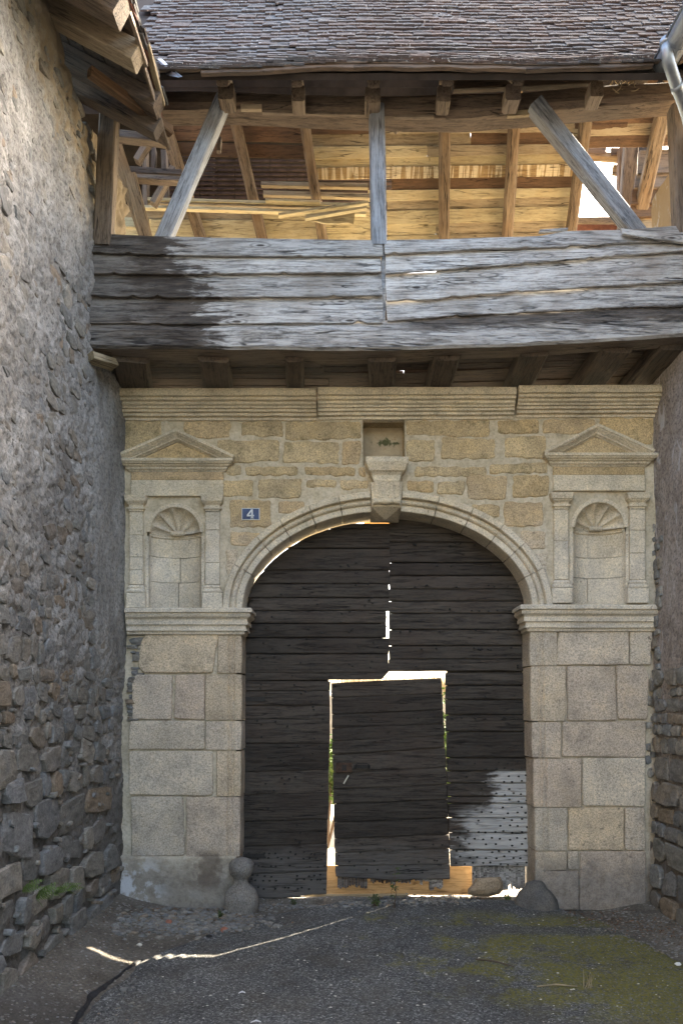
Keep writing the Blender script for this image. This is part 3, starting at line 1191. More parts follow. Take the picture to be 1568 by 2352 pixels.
x0, x1, z0, z1, stp = -2.02, 2.86, -.15, 4.42, .0165
nx = int((x1 - x0) / stp); nz = int((z1 - z0) / stp)
X, Z = np.meshgrid(np.linspace(x0, x1, nx), np.linspace(z0, z1, nz))
up = np.clip((Z - wz(1450)) / .12, 0, 1)
lowm = 1 - up
Yv = WP - up * (.0015 + .008 * fbm(X, Z, 7, 5, 3) + .004 * fbm(X, Z, 26, 3, 4)) + lowm * (.026 + .010 * fbm(X, Z, 6, 3, 9))
foot = (Z < wz(1965)) & (X < wx(560))
Yv = np.where(foot, WP - .012 + .010 * fbm(X, Z, 4, 4, 14), Yv)
mr = (X > wx(553)) & (Z < wz(1725))
V = np.stack([X, Yv, Z], -1).reshape(-1, 3)
i = np.arange(nx * nz).reshape(nz, nx)
Fc = np.stack([i[:-1, :-1], i[:-1, 1:], i[1:, 1:], i[1:, :-1]], -1).reshape(-1, 4)
cxm = V[Fc].mean(axis=1)
keep = ~in_hole(cxm[:, 0], cxm[:, 2])
np_obj('mortar_face', V, Fc[keep], M['mortar'], GW, smooth=True)

# wall core with the arch cut through it
def arch_pts(a, b, n=28):
    return [(AXC + a * math.cos(math.pi * k / n), AZ + b * math.sin(math.pi * k / n)) for k in range(n + 1)]


def core(y0, y1, grow, name, mat):
    pts = arch_pts(AA + grow, AB + grow)
    mb = MB()
    X0, X1, ZT = -2.2, 3.0, 4.40
    out = [(X1, -.2)] + [(X1, ZT)] + [(X0, ZT)] + [(X0, -.2)]
    ring = [(AXC + AA + grow, -.2)] + pts + [(AXC - AA - grow, -.2)]
    # strip between arch and outer box, built column-wise
    for yy, flip in ((y0, False), (y1, True)):
        vv = []; ff = []
        for k, (px_, pz_) in enumerate(ring):
            if k == 0: q = (X1, -.2)
            elif k == len(ring) - 1: q = (X0, -.2)
            else:
                t = (k - 1) / (len(ring) - 3)
                if t < .25: q = (X1, lerp(1.5, ZT, t / .25))
                elif t > .75: q = (X0, lerp(ZT, 1.5, (t - .75) / .25))
                else: q = (lerp(X1, X0, (t - .25) / .5), ZT)
            vv += [(px_, yy, pz_), (q[0], yy, q[1])]
        for k in range(len(ring) - 1):
            a = 2 * k
            fc = (a, a + 2, a + 3, a + 1)
            ff.append(fc if flip else tuple(reversed(fc)))
        mb.add(vv, ff)
    vv = []; ff = []
    for (px_, pz_) in ring:
        vv += [(px_, y0, pz_), (px_, y1, pz_)]
    for k in range(len(ring) - 1):
        ff.append((2 * k, 2 * k + 1, 2 * k + 3, 2 * k + 2))
    mb.add(vv, ff)
    vv, ff = box_vf(X0, X1, y0, y1, ZT - .001, ZT); mb.add(vv, ff[4:5])
    return mb.build(name, mat, GW)


core(6.735, 6.99, .035, 'rear_core', M['mortar'])

# dressed stones: upper courses (picture outlines at the wall's distance)
UP = [
 (283, 967, 372, 1037), (424, 967, 529, 1007), (552, 967, 650, 1003), (657, 968, 829, 1010),
 (500, 1013, 643, 1061), (652, 1013, 777, 1064), (784, 1013, 829, 1067),
 (523, 1070, 553, 1092), (563, 1070, 687, 1094), (698, 1072, 818, 1094), (822, 1074, 838, 1095),
 (514, 1103, 580, 1141), (594, 1101, 693, 1144), (705, 1101, 773, 1122), (782, 1101, 846, 1124),
 (525, 1151, 621, 1212), (640, 1152, 700, 1178),
 (931, 965, 1121, 1003), (1143, 965, 1237, 996), (1246, 963, 1366, 998), (1373, 958, 1498, 1021),
 (934, 1010, 998, 1059), (1011, 1005, 1139, 1056), (1157, 1003, 1250, 1054),
 (953, 1069, 1118, 1094), (1125, 1064, 1254, 1086),
 (933, 1105, 998, 1130), (1003, 1106, 1066, 1136), (1073, 1095, 1163, 1148), (1176, 1093, 1258, 1141),
 (1157, 1153, 1248, 1209), (1085, 1160, 1148, 1190),
 (532, 1222, 600, 1252), (518, 1262, 545, 1320), (1195, 1218, 1250, 1262), (1222, 1270, 1256, 1330),
]
for k, b in enumerate(UP):
    x0_, y0_, x1_, y1_ = b
    rr = random.Random(k)
    j = lambda: rr.uniform(-3, 3)
    pl = [(x0_ + j(), y0_ + j()), (x1_ + j(), y0_ + j()), (x1_ + j(), y1_ + j()), (x0_ + j(), y1_ + j())]
    block('block', pl, WP - .011, .03, M['granite'], GW, bev=.013, jit=.009, step=.05, seed=k, rc=.022, tilt=.004, bulge=.002)

# lower courses
LO = [
 [(335, 1457), (502, 1457), (488, 1545), (331, 1546), (317, 1530), (324, 1475)],
 [(312, 1549), (396, 1551), (394, 1653), (304, 1652), (303, 1570)],
 [(403, 1550), (470, 1549), (470, 1654), (399, 1650)],
 [(299, 1656), (470, 1655), (471, 1721), (294, 1722)],
 [(297, 1726), (488, 1725), (489, 1826), (470, 1828), (297, 1826)],
 [(300, 1830), (420, 1829), (424, 1966), (302, 1967)],
 [(302, 1971), (525, 1969), (525, 2100), (302, 2100)],
 [(1284, 1442), (1443, 1443), (1443, 1527), (1276, 1528)],
 [(1446, 1443), (1497, 1444), (1494, 1527), (1446, 1527)],
 [(1302, 1530), (1411, 1530), (1417, 1655), (1303, 1656)],
 [(1414, 1529), (1480, 1529), (1489, 1550), (1487, 1653), (1419, 1652)],
 [(1292, 1657), (1483, 1657), (1482, 1740), (1291, 1738)],
 [(1338, 1741), (1482, 1741), (1480, 1853), (1338, 1851)],
 [(1305, 1856), (1432, 1855), (1432, 1953), (1305, 1953)],
 [(1434, 1855), (1480, 1855), (1481, 1953), (1435, 1953)],
 [(1303, 1957), (1328, 1955), (1328, 1997), (1304, 1998)],
 [(1332, 1956), (1482, 1955), (1483, 2092), (1331, 2092)],
 [(1228, 1957), (1301, 1956), (1301, 1999), (1229, 1999)],
 [(1240, 2001), (1328, 2000), (1329, 2090), (1240, 2090)],
]
for k, pl in enumerate(LO):
    base = k in (6,)
    block('block', pl, WP - (.004 if not base else -.006) - .006 * f1(k, 3.3, 5), .05, M['granite'], GW, bev=.013, jit=.004 if not base else .004, step=.07, seed=100 + k, rc=.02, tilt=.012, bulge=.003)

# jamb stones with the moulded edge, one per course
def jamb(side, xin, xout, ytop, ybot, seed, xinb=None):
    """side -1: left jamb (opening to its right)"""
    s = side
    r_ = random.Random(seed)
    xi = wx(xin); xo = wx(xout); zt = wz(ytop) - .002; zb = wz(ybot) + .002
    dx = wx(xinb if xinb is not None else xin) - xi
    prof = [(xi, WP + .30), (xi, WP + .004), (xi + s * .008, WP - .006), (xi + s * .060, WP - .007), (xi + s * .066, WP + .002), (xi + s * .072, WP + .002),
            (xi + s * .082, WP - .010), (xi + s * .105, WP - .002), (xi + s * .118, WP + .006), (xi + s * .124, WP - .004), (xi + s * .135, WP - .006)]
    if (xo - xi) * s > .16:
        prof.append((xo - s * .008, WP - .006))
        prof.append((xo, WP + .006))
    prof.append((prof[-1][0] + s * .001, WP + .30))
    rings = []
    n = max(3, int((zt - zb) / .07))
    off = r_.uniform(-.004, .004)
    for i in range(n + 1):
        t = i / n
        z = lerp(zb, zt, t)
        sh = 0.007 if i in (0, n) else 0
        rings.append([(px_ + s * (sh if py_ < WP + .1 else 0) * (1 if k == 0 or k < 3 else 0) + dx * (1 - t) + r_.uniform(-.0015, .0015), py_ + (sh + off if py_ < WP + .1 else 0) + r_.uniform(-.0012, .0012), z + (r_.uniform(-.002, .002) if 0 < i < n else 0)) for k, (px_, py_) in enumerate(prof)])
        if i == 0:
            rings[0] = [(a, b, c) for (a, b, c) in rings[0]]
    v, f = rings_vf(rings)
    if side < 0:
        pass
    else:
        f = [tuple(reversed(q)) for q in f]
    return new_obj('jamb_block', v, f, M['granite'], GW)


for (a, b, t_, bt, sd) in [(556, 500, 1457, 1546, 1), (555.5, 471, 1549, 1654, 2), (555, 472, 1656, 1722, 3), (554, 497, 1725, 1829, 4), (552, 427, 1830, 1968, 5), (550, 526, 1970, 2096, 6)]:
    jamb(-1, a, b, t_, bt, sd)
for (a, b, t_, bt, sd) in [(1215, 1279, 1442, 1529, 7), (1217, 1299, 1530, 1656, 8), (1220, 1288, 1658, 1740, 9), (1224, 1335, 1742, 1854, 10), (1227, 1302, 1855, 1954, 11), (1228, 1240, 1956, 2090, 12)]:
    jamb(1, a, b, t_, bt, sd)

# voussoirs of the arch
VP_ = [(0, WP + .30), (0, WP + .004), (.006, WP - .008), (.046, WP - .010), (.050, WP + .006), (.058, WP + .006), (.064, WP - .014), (.074, WP - .026), (.088, WP - .030), (.098, WP - .022), (.102, WP - .010), (.108, WP - .012), (.112, WP - .052), (.118, WP - .060),
       (.160, WP - .062), (.168, WP - .054), (.174, WP - .030), (.176, WP + .02)]


def voussoir(t0, t1, seed):
    n = 7; path = []; nor = []
    for k in range(n + 1):
        t = lerp(t0 + .0009, t1 - .0009, k / n)
        a = math.pi * t
        px_ = AXC + AA * math.cos(a); pz_ = AZ + AB * math.sin(a)
        nn = Vector((math.cos(a) / AA, math.sin(a) / AB)).normalized()
        path.append((px_, pz_)); nor.append(nn)
    sc = random.Random(seed).uniform(-.003, .003)
    sweep_face('voussoir', path, [(d, y + (sc if y < WP + .1 else 0)) for (d, y) in VP_], M['granite_trim'], GW, normals=nor, wear=.0025, seed=seed)


def t_of_x(x):
    return math.acos(max(-1, min(1, (wx(x) - AXC) / AA))) / math.pi


tk1, tk0 = t_of_x(853), t_of_x(919)
for k, (a, b) in enumerate(zip([0, .105, .18, .245, .32, .395], [.105, .18, .245, .32, .395, tk0])):
    voussoir(a, b, k)
for k, (a, b) in enumerate(zip([tk1, .60, .665, .735, .80, .885], [.60, .665, .735, .80, .885, 1.0])):
    voussoir(a, b, 20 + k)

# keystone: cap, fluted console with scroll, diamond foot
KX0, KX1 = wx(852), wx(919)
loft_rect('keystone_cap', [(wz(1112), wx(856), wx(916), .10), (wz(1100), wx(853), wx(919), .11), (wz(1094), wx(850), wx(922), .13), (wz(1092), wx(846), wx(926), .145), (wz(1078), wx(839), wx(933), .17), (wz(1074), wx(838), wx(934), .175), (wz(1064), wx(838), wx(934), .175)], M['granite_trim'], GW, seed=3)
mb = MB()
loft_rect('', [(wz(1170), KX0, KX1, .06), (wz(1166), KX0, KX1, .07), (wz(1140), KX0 - .002, KX1 + .002, .072), (wz(1113), KX0 - .01, KX1 + .01, .075)], None, coll=mb, seed=4)
n = 26
rings = []
for i in range(9):
    z = lerp(wz(1164), wz(1113), i / 8)
    pr = .085 + .035 * (i / 8) ** 2
    ring = []
    for k in range(n + 1):
        xx = lerp(wx(857), wx(914), k / n)
        ring.append((xx, WP - pr - .006 * abs(math.sin(math.pi * 3.5 * k / n)), z))
    ring += [(wx(914), WP - .05, z), (wx(857), WP - .05, z)]
    rings.append(ring)
v, f = rings_vf(rings); mb.add(v, f)
rings = []          # scroll roll
for i in range(19):
    t = i / 18
    xx = lerp(wx(855), wx(916), t)
    rad = .024 + .006 * math.cos(t * 4 * math.pi * 1.0) 
    rings.append([(xx, WP - .095 - rad * math.cos(a * math.pi / 5), wz(1158) + rad * math.sin(a * math.pi / 5)) for a in range(10)])
v, f = rings_vf(rings); mb.add(v, [tuple(reversed(q)) for q in f])
mb.build('keystone_console', M['granite_trim'], GW)
# diamond foot under it
a = wz(1169); b = 3.391
vv = [(KX0, WP - .07, a), (KX1, WP - .07, a), (KX1, WP + .22, a), (KX0, WP + .22, a), ((KX0 + KX1) / 2, WP + .07, b), (KX0, WP + .22, 3.408), (KX1, WP + .22, 3.408)]
ff = [(0, 1, 4), (1, 6, 4), (0, 4, 5), (4, 6, 5), (1, 2, 6), (0, 5, 3), (2, 3, 5, 6), (0, 3, 2, 1)]
new_obj('keystone_foot', vv, ff, M['granite_trim'], GW)
# recess over the keystone
mb = MB()
rx0, rx1, rz0, rz1 = wx(831), wx(930), wz(1068), wz(962)
vv = [(rx0, WP - .005, rz0), (rx1, WP - .005, rz0), (rx1, WP - .005, rz1), (rx0, WP - .005, rz1), (rx0 + .005, WP + .225, rz0 - .02), (rx1 - .005, WP + .225, rz0 - .02), (rx1 - .005, WP + .225, rz1), (rx0 + .005, WP + .225, rz1)]
mb.add(vv, [(0, 4, 7, 3), (1, 2, 6, 5), (0, 1, 5, 4), (3, 7, 6, 2)])
mb.build('recess_sides', M['granite'], GW)
grd = []; gf = []
for a_ in range(15):
    for b_ in range(15):
        xx = lerp(rx0, rx1, b_ / 14); zz = lerp(rz0 - .02, rz1, a_ / 14)
        grd.append((xx, WP + .215 + .006 * f1(xx * 9 + zz * 13, 1, 4), zz))
for a_ in range(14):
    for b_ in range(14):
        q = a_ * 15 + b_
        gf.append((q, q + 1, q + 16, q + 15))
new_obj('recess_back', grd, gf, M['plaster'], GW, smooth=True)

# top cornice in three lengths
CP = [(-.05, wz(909)), (.150, wz(909) + .002), (.156, wz(914)), (.156, wz(925)), (.132, wz(926)), (.132, wz(929)), (.142, wz(930)), (.140, wz(933)), (.112, wz(934.5)), (.118, wz(940)), (.094, wz(943)), (.090, wz(946.5)), (.070, wz(947)), (.074, wz(953)), (.048, wz(954)), (.050, wz(960)), (.020, wz(961.5)), (.016, wz(967)), (-.04, wz(969))]


def cornice(name, x0_, x1_, dz, seed, tiltz=0):
    r_ = random.Random(seed)
    p = [(wx(x0_), WP), (wx(x1_), WP)]
    o_ = sweep_plan(name, p, [(d, z + dz) for d, z in CP], M['granite_trim'], GW, wear=.004, seed=seed, step=.06)
    if tiltz:
        o_.rotation_euler = (0, tiltz, 0)
    return o_


cornice('cornice_stone', 284, 727, 0, 1)
cornice('cornice_stone', 731, 1176, .010, 2, -.003)
cornice('cornice_stone', 1182, 1503, .028, 3, -.004)

# imposts returning into the opening
IP = [(-.03, wz(1398)), (.088, wz(1399)), (.100, wz(1402)), (.102, wz(1409)), (.080, wz(1410.5)), (.080, wz(1413)), (.088, wz(1414)), (.080, wz(1419)), (.056, wz(1423)), (.052, wz(1427)), (.058, wz(1428)), (.058, wz(1436)), (.038, wz(1437)), (.042, wz(1446)), (.046, wz(1447)), (.046, wz(1450)), (.026, wz(1451)), (.024, wz(1457)), (.008, wz(1459)), (-.03, wz(1460))]
sweep_plan('impost', [(wx(294), WP), (wx(556) , WP), (wx(556), WP + .2)], IP, M['granite_trim'], GW, wear=.003, seed=11, step=.07)
IPr = [(d, z + .028) for d, z in IP]
sweep_plan('impost', [(wx(1214), WP + .2), (wx(1214), WP), (wx(1506), WP)], IPr, M['granite_trim'], GW, wear=.003, seed=12, step=.07)


def pilaster(x0_, x1_, yt, yb, seed, splits):
    """capital, shaft in lengths, base and pedestal; x0_,x1_ the shaft's edges"""
    a, b = wx(x0_), wx(x1_)
    T, B = wz(yt), wz(yb)
    k = (T - B)
    loft_rect('pilaster_capital', [(T - .135, a, b, .040), (T - .118, a - .004, b + .004, .044), (T - .114, a - .014, b + .014, .054), (T - .100, a - .014, b + .014, .054), (T - .096, a - .002, b + .002, .042), (T - .080, a - .004, b + .004, .044), (T - .062, a - .022, b + .022, .062), (T - .056, a - .024, b + .024, .064), (T - .050, a - .030, b + .030, .072), (T - .012, a - .036, b + .036, .078), (T, a - .036, b + .036, .078)], M['granite_trim'], GW, seed=seed)
    zt = T - .138; zb_ = B + .205
    ed = [0] + splits + [1]
    for i_ in range(len(ed) - 1):
        za = lerp(zt, zb_, ed[i_]) - .0015; zc = lerp(zt, zb_, ed[i_ + 1]) + .0015
        e = .001 * (i_ - 1)
        loft_rect('pilaster_shaft', [(zc, a + .002, b - .002, .034 + e), (zc + .005, a, b, .038 + e), ((za + zc) / 2, a, b, .039 + e), (za - .005, a, b, .038 + e), (za, a + .002, b - .002, .034 + e)], M['granite_trim'], GW, seed=seed + i_)
    loft_rect('pilaster_base', [(B + .132, a - .020, b + .020, .058), (B + .142, a - .022, b + .022, .062), (B + .156, a - .020, b + .020, .060), (B + .162, a - .012, b + .012, .050), (B + .172, a - .008, b + .008, .046), (B + .180, a - .012, b + .012, .050), (B + .190, a - .006, b + .006, .044), (B + .203, a, b, .038)], M['granite_trim'], GW, seed=seed + 5)
    loft_rect('pilaster_pedestal', [(B, a - .024, b + .024, .056), (B + .004, a - .026, b + .026, .060), (B + .124, a - .024, b + .024, .060), (B + .130, a - .022, b + .022, .056)], M['granite_trim'], GW, seed=seed + 6)


pilaster(300, 331, 1142, 1398, 31, [.32, .62, .8])
pilaster(473, 506, 1142, 1398, 41, [.25, .7])
pilaster(1269, 1302, 1136, 1387, 51, [.45])
pilaster(1442, 1477, 1136, 1387, 61, [.3, .62])

# niches
for ni, (xc, hw, zs_, zb_) in enumerate(NICHE):
    R_ = hw / F * 6.5; cxw = wx(xc); ZS = wz(zs_); ZB = wz(zb_); D = .14
    parts = [(0, .30, 0, 1), (.30, .63, 0, .52), (.30, .63, .52, 1), (.63, 1, 0, .5), (.63, 1, .5, 1)] if ni == 0 else [(0, .36, 0, .42), (0, .36, .42, 1), (.36, .63, 0, .28), (.36, .63, .28, 1), (.63, 1, 0, .42), (.63, 1, .42, 1)]
    for (v0_, v1_, a0, a1) in parts:
        n = 12; vv = []; ff = []
        za = lerp(ZS, ZB, v0_) - .002; zc = lerp(ZS, ZB, v1_) + .002
        dd = rnd.uniform(-.003, .003)
        for i_ in range(n + 1):
            t = lerp(a0 + (.004 if a0 > 0 else 0), a1 - (.004 if a1 < 1 else 0), i_ / n)
            an = math.pi * (1 - t)
            for zz in (zc, (za + zc) / 2, za):
                vv.append((cxw + R_ * math.cos(an), WP + .004 + (D + dd) * math.sin(an) + rnd.uniform(-.0012, .0012), zz))
            for zz in (za, zc):
                vv.append((cxw + (R_ + .03) * math.cos(an), WP + .03 + (D + .03) * math.sin(an), zz))
        for i_ in range(n):
            q = i_ * 5
            for k in range(5):
                k2 = (k + 1) % 5
                ff.append((q + k, q + 5 + k, q + 5 + k2, q + k2))
        new_obj('niche_block', vv, ff, M['granite_trim'], GW, smooth=False)
    # scalloped hood
    NA, NS = 96, 12; vv = []; ff = []
    for i_ in range(NA + 1):
        ph = math.pi * i_ / NA
        lobe = abs(math.sin(ph * 5.5 + math.pi / 2 * (0 if ni == 0 else 0)))
        for k in range(NS + 1):
            ps = math.pi / 2 * k / NS
            rip = (1 - lobe ** .7) * .034 * math.cos(ps) ** .3 * min(1, k / 1.5)
            rr = R_ - .012 - rip
            vv.append((cxw + rr * math.cos(ph) * math.cos(ps), WP + .004 + (D - .02 - rip) * math.sin(ps), ZS + rr * math.sin(ph) * math.cos(ps)))
    for i_ in range(NA):
        for k in range(NS):
            q = i_ * (NS + 1) + k
            ff.append((q, q + 1, q + NS + 2, q + NS + 1))
    new_obj('niche_shell', vv, ff, M['granite_trim'], GW, smooth=False)
    path = []; nor = []
    for i_ in range(25):
        an = math.pi * i_ / 24
        path.append((cxw + R_ * math.cos(an), ZS + R_ * math.sin(an))); nor.append((math.cos(an), math.sin(an)))
    sweep_face('niche_archivolt', path, [(-.014, WP + .03), (-.014, WP - .002), (-.008, WP - .010), (.022, WP - .011), (.026, WP - .004), (.030, WP + .02)], M['granite_trim'], GW, normals=nor, wear=.0015)
    # ledge under the shell
    path = [(cxw - R_ * math.cos(math.pi * k / 16), WP + .004 + D * math.sin(math.pi * k / 16)) for k in range(1, 16)]
    path = list(path)
    sweep_plan('niche_ledge', path, [(-.01, ZS + .006), (.012, ZS + .004), (.015, ZS - .008), (.010, ZS - .014), (.011, ZS - .028), (.004, ZS - .036), (-.01, ZS - .038)], M['granite_trim'], GW, step=.5, wear=.001)
    loft_rect('niche_keyblock', [(ZS - .010, cxw - .052, cxw + .052, -.095), (ZS, cxw - .058, cxw + .058, -.085), (ZS + .022, cxw - .060, cxw + .060, -.085), (ZS + .030, cxw - .055, cxw + .055, -.10)], M['granite_trim'], GW, yb=WP + .18)
    for sx in (-1, 1):   # little shoulders beside the shell
        loft_rect('niche_jamb', [(ZB + .0, cxw + sx * (R_ + .018) - .016, cxw + sx * (R_ + .018) + .016, .006), (lerp(ZB, ZS, .42), cxw + sx * (R_ + .018) - .016, cxw + sx * (R_ + .018) + .016, .008), (ZS - .04, cxw + sx * (R_ + .018) - .016, cxw + sx * (R_ + .018) + .016, .006)], M['granite_trim'], GW, seed=ni)

# entablature and pediment over each niche
PB = [(-.03, 0), (.088, -.001), (.092, -.006), (.092, -.026), (.082, -.029), (.078, -.040), (.060, -.046), (.056, -.056), (.040, -.062), (.036, -.078), (.020, -.088), (.014, -.098), (-.03, -.1)]
for (xl, xr, apx, apy, lx, ly, rx, ry, by) in [(302, 514, 409, 993, 282, 1048, 541, 1053, 1059), (1268, 1478, 1365, 981, 1243, 1044, 1494, 1040, 1047)]:
    zt = wz(by)
    left_open = xl > 1000
    p = [(wx(xl), WP + .02), (wx(xl), WP), (wx(xr), WP), (wx(xr), WP + .02)]
    sweep_plan('pediment_cornice', p, [(d, zt + z) for d, z in PB], M['granite_trim'], GW, wear=.003, step=.07, seed=int(xl))
    a_, b_ = wx(xl), wx(xr)
    loft_rect('frieze', [(zt - .172, a_, b_, .014), (zt - .168, a_, b_, .018), (zt - .105, a_, b_, .018), (zt - .101, a_, b_, .014)], M['granite'], GW, seed=2)
    loft_rect('architrave', [(zt - .315, a_, b_, .030), (zt - .310, a_, b_, .034), (zt - .228, a_, b_, .034), (zt - .224, a_, b_, .026), (zt - .180, a_, b_, .026), (zt - .174, a_, b_, .022)], M['granite_trim'], GW, seed=3)
    # raking cornice
    RP = [(-.002, WP + .02), (-.002, WP - .088), (.004, WP - .092), (.022, WP - .090), (.026, WP - .080), (.032, WP - .078), (.046, WP - .058), (.050, WP - .056), (.054, WP - .046), (.066, WP - .040), (.074, WP - .022), (.080, WP - .018), (.080, WP + .02)]
    pl = Vector((wx(lx), wz(ly))); pa = Vector((wx(apx), wz(apy))); pr_ = Vector((wx(rx), wz(ry)))
    sweep_face('raking_cornice', [pl, lerp(pl, pa, .996)], RP, M['granite_trim'], GW, wear=.004, step=.06, seed=5)
    sweep_face('raking_cornice', [lerp(pr_, pa, .996), pr_], RP, M['granite_trim'], GW, wear=.004, step=.06, seed=6)
    # tympanum
    ty = [(pa.x, pa.y - .09), (pl.x + .14, zt + .002), (pr_.x - .14, zt + .002)]
    vv = [(x_, WP - .010, z_) for x_, z_ in ty] + [(x_, WP + .02, z_) for x_, z_ in ty]
    new_obj('tympanum', vv, [(0, 1, 2), (0, 3, 4, 1), (0, 2, 5, 3)], M['granite'], GW)

# rough packing between pier and house on both sides
r = random.Random(77)
def wplane(u, v, d):
    return Vector((u, WP - d, v))
for k in range(46):
    y = r.uniform(1458, 1655); x = r.uniform(300, 328 if y < 1550 else 306)
    rubble_stone('packing_stone', (wx(x), wz(y)), r.uniform(.04, .12), r.uniform(.02, .06), wplane, M['rubble'], GW, r.randint(0, 9999), r.uniform(-.02, .004))
for k in range(40):
    y = r.uniform(1130, 1800); x = r.uniform(1487, 1503) if y > 1440 else r.uniform(1496, 1506)
    rubble_stone('packing_stone', (wx(x), wz(y)), r.uniform(.03, .07), r.uniform(.03, .09), wplane, M['rubble'], GW, r.randint(0, 9999), r.uniform(-.02, .012))

# guard stones at the foot of the jambs
bc = P(555, 2098, 6.36)
g = lathe('guard_stone', [(0.001, -.14), (.12, -.14), (.135, -.05), (.150, .02), (.152, .09), (.13, .155), (.09, .195), (.062, .215), (.058, .25), (.066, .275), (.092, .30), (.103, .34), (.100, .385), (.07, .425), (.03, .44), (0.001, .442)], M['guard'], None, (bc.x, 6.36), 22, .018, 3)
tag(g, 'dark round guard stone with a ball on top, at the foot of the left jamb', 'guard stone')
bc = P(1226, 2056, 6.40)
g = lathe('guard_stone', [(0.001, -.14), (.17, -.14), (.185, -.02), (.178, .06), (.15, .12), (.11, .155), (.085, .175), (.08, .20), (.05, .222), (0.001, .228)], M['stump'], None, (bc.x + .02, 6.42), 20, .045, 8)
tag(g, 'worn low dark stump of a guard stone at the foot of the right jamb', 'guard stone')

# house number
pl = thing('number_plate', 'small blue enamel house number plate with a white 4 on the facade', 'number plate', tuple(P(576, 1181, 6.48)))
c = P(576, 1181, 6.48)
hw, hh = 20.5 / F * 6.48, 13.6 / F * 6.48
v, f = box_vf(c.x - hw, c.x + hw, 6.474, 6.484, c.z - hh, c.z + hh); new_obj('plate_border', v, f, M['white'], pl)
v, f = box_vf(c.x - hw + .006, c.x + hw - .006, 6.471, 6.4735, c.z - hh + .006, c.z + hh - .006); new_obj('plate_field', v, f, M['blue'], pl)
mb = MB()
def pg(pts):
    n_ = len(pts)
    vv = [(c.x + a_, 6.4685, c.z + b_) for a_, b_ in pts] + [(c.x + a_, 6.4705, c.z + b_) for a_, b_ in pts]
    ff = [tuple(range(n_))] + [(i_, (i_ + 1) % n_, n_ + (i_ + 1) % n_, n_ + i_) for i_ in range(n_)]
    mb.add(vv, ff)
pg([(a_ * 1.25, b_ * 1.12) for a_, b_ in [(.004, .036), (.016, .036), (.016, -.036), (.004, -.036)]])
pg([(a_ * 1.25, b_ * 1.12) for a_, b_ in [(.004, .036), (.0045, .020), (-.014, -.008), (-.026, -.008)]])
pg([(a_ * 1.25, b_ * 1.12) for a_, b_ in [(-.026, -.008), (.024, -.008), (.024, -.019), (-.026, -.019)]])
pg([(a_ * 1.25, b_ * 1.12) for a_, b_ in [(-.002, -.030), (.022, -.030), (.022, -.036), (-.002, -.036)]])
mb.build('numeral', M['white'], pl)
for (a_, b_) in ((-1, 1), (1, 1), (-1, -1), (1, -1)):
    pass
# ---------------------------------------------------------------- the gate
YD = 6.75


def dpx(x65, y65):      # same wall point seen at the door's distance
    return (CX + (x65 - CX) * 6.5 / YD, HY + (y65 - HY) * 6.5 / YD)


def arc_y(x, grow=0.0, low=0.0):
    """picture height of the arch line at the door's distance"""
    xx = (x - CX) / F * YD
    q = 1 - ((xx - AXC) / (AA + grow)) ** 2
    if q <= 0:
        return HY - (AZ - EYE) / YD * F + 2
    return HY - (AZ + (AB + grow) * math.sqrt(q) - EYE) / YD * F + low


def arc_x(y, side, grow=0.0, low=0.0):
    z = EYE + (HY - (y - low)) / F * YD
    if z <= AZ:
        return CX + (AXC + side * (AA + grow)) / YD * F
    q = 1 - ((z - AZ) / (AB + grow)) ** 2
    if q <= 0:
        return CX + AXC / YD * F
    return CX + (AXC + side * (AA + grow) * math.sqrt(q)) / YD * F


def plank_row(name, ys, xl, xr, Y, parent, clip=None, slope=0.0, seed=0, nseg=12, endr=None, thick=.04):
    for k, (ya, yb) in enumerate(zip(ys, ys[1:])):
        la, lb = xl(ya), xl(yb); ra, rb = xr(ya), xr(yb)
        l = min(la, lb); r_ = max(ra, rb)
        e = endr(k) if endr else 0
        rr = random.Random(seed + k)
        g = rr.uniform(1.2, 2.2)
        top = [(l, ya + g), (r_ + e, ya + g + slope * (r_ - l))]
        bot = [(l, yb), (r_ + e, yb + slope * (r_ - l))]
        slab(name, top, bot, Y + rr.uniform(-.004, .006), Y + rr.uniform(-.011, -.003), thick, M['gate'], parent, n=nseg, jt=.0025, jb=.003, seed=seed + k, end=.01, clip=clip, chm=.008)


GL = thing('gate_leaf', 'left leaf of the dark plank gate, its upper right edge rotted ragged', 'gate', (-.2, YD, 0))
GR = thing('gate_leaf', 'right leaf of the dark plank gate, bleached pale at its lower right corner', 'gate', (1.2, YD, 0))
WD = thing('wicket_door', 'low dark plank wicket door hanging askew in the gate, splintered at the foot', 'door', (.35, 6.72, 0))

ysL = [1201, 1214, 1258, 1308, 1340, 1372, 1402, 1431, 1464, 1501, 1545, 1562]
rag = [2, 2, 2, 2, 1, .6, -7, -5, .8, -.5, .5, -2]
clipL = lambda x: arc_y(x, .0, 4.5 + 3.5 * f1(x, .02, 9) + max(0, (x - 760) / 130) * 4)
plank_row('plank', ysL[:-1], lambda y: max(555, arc_x(y, -1, .0, 5)), lambda y: 892, YD, GL, clip=clipL, seed=200, nseg=26, endr=lambda k: rag[k])
slab('plank', [(555, 1545), (889, 1545)], [(555, 1586), (760, 1564)] if False else [(555, 1563), (876, 1560)], YD, YD, .04, M['gate'], GL, n=14, seed=231)
slab('plank', [(555, 1564), (758, 1565)], [(555, 1586), (758, 1586)], YD, YD, .04, M['gate'], GL, n=10, seed=232)
ysL2 = [1587, 1620, 1652, 1707, 1770, 1823, 1884, 1941, 2004, 2064]


def lx(y):
    return 555 if y < 1960 else 556


def rxl(y):
    return poly_at([(1587, 757), (1688, 757), (1833, 754), (1929, 751.5), (2064, 749)], y)


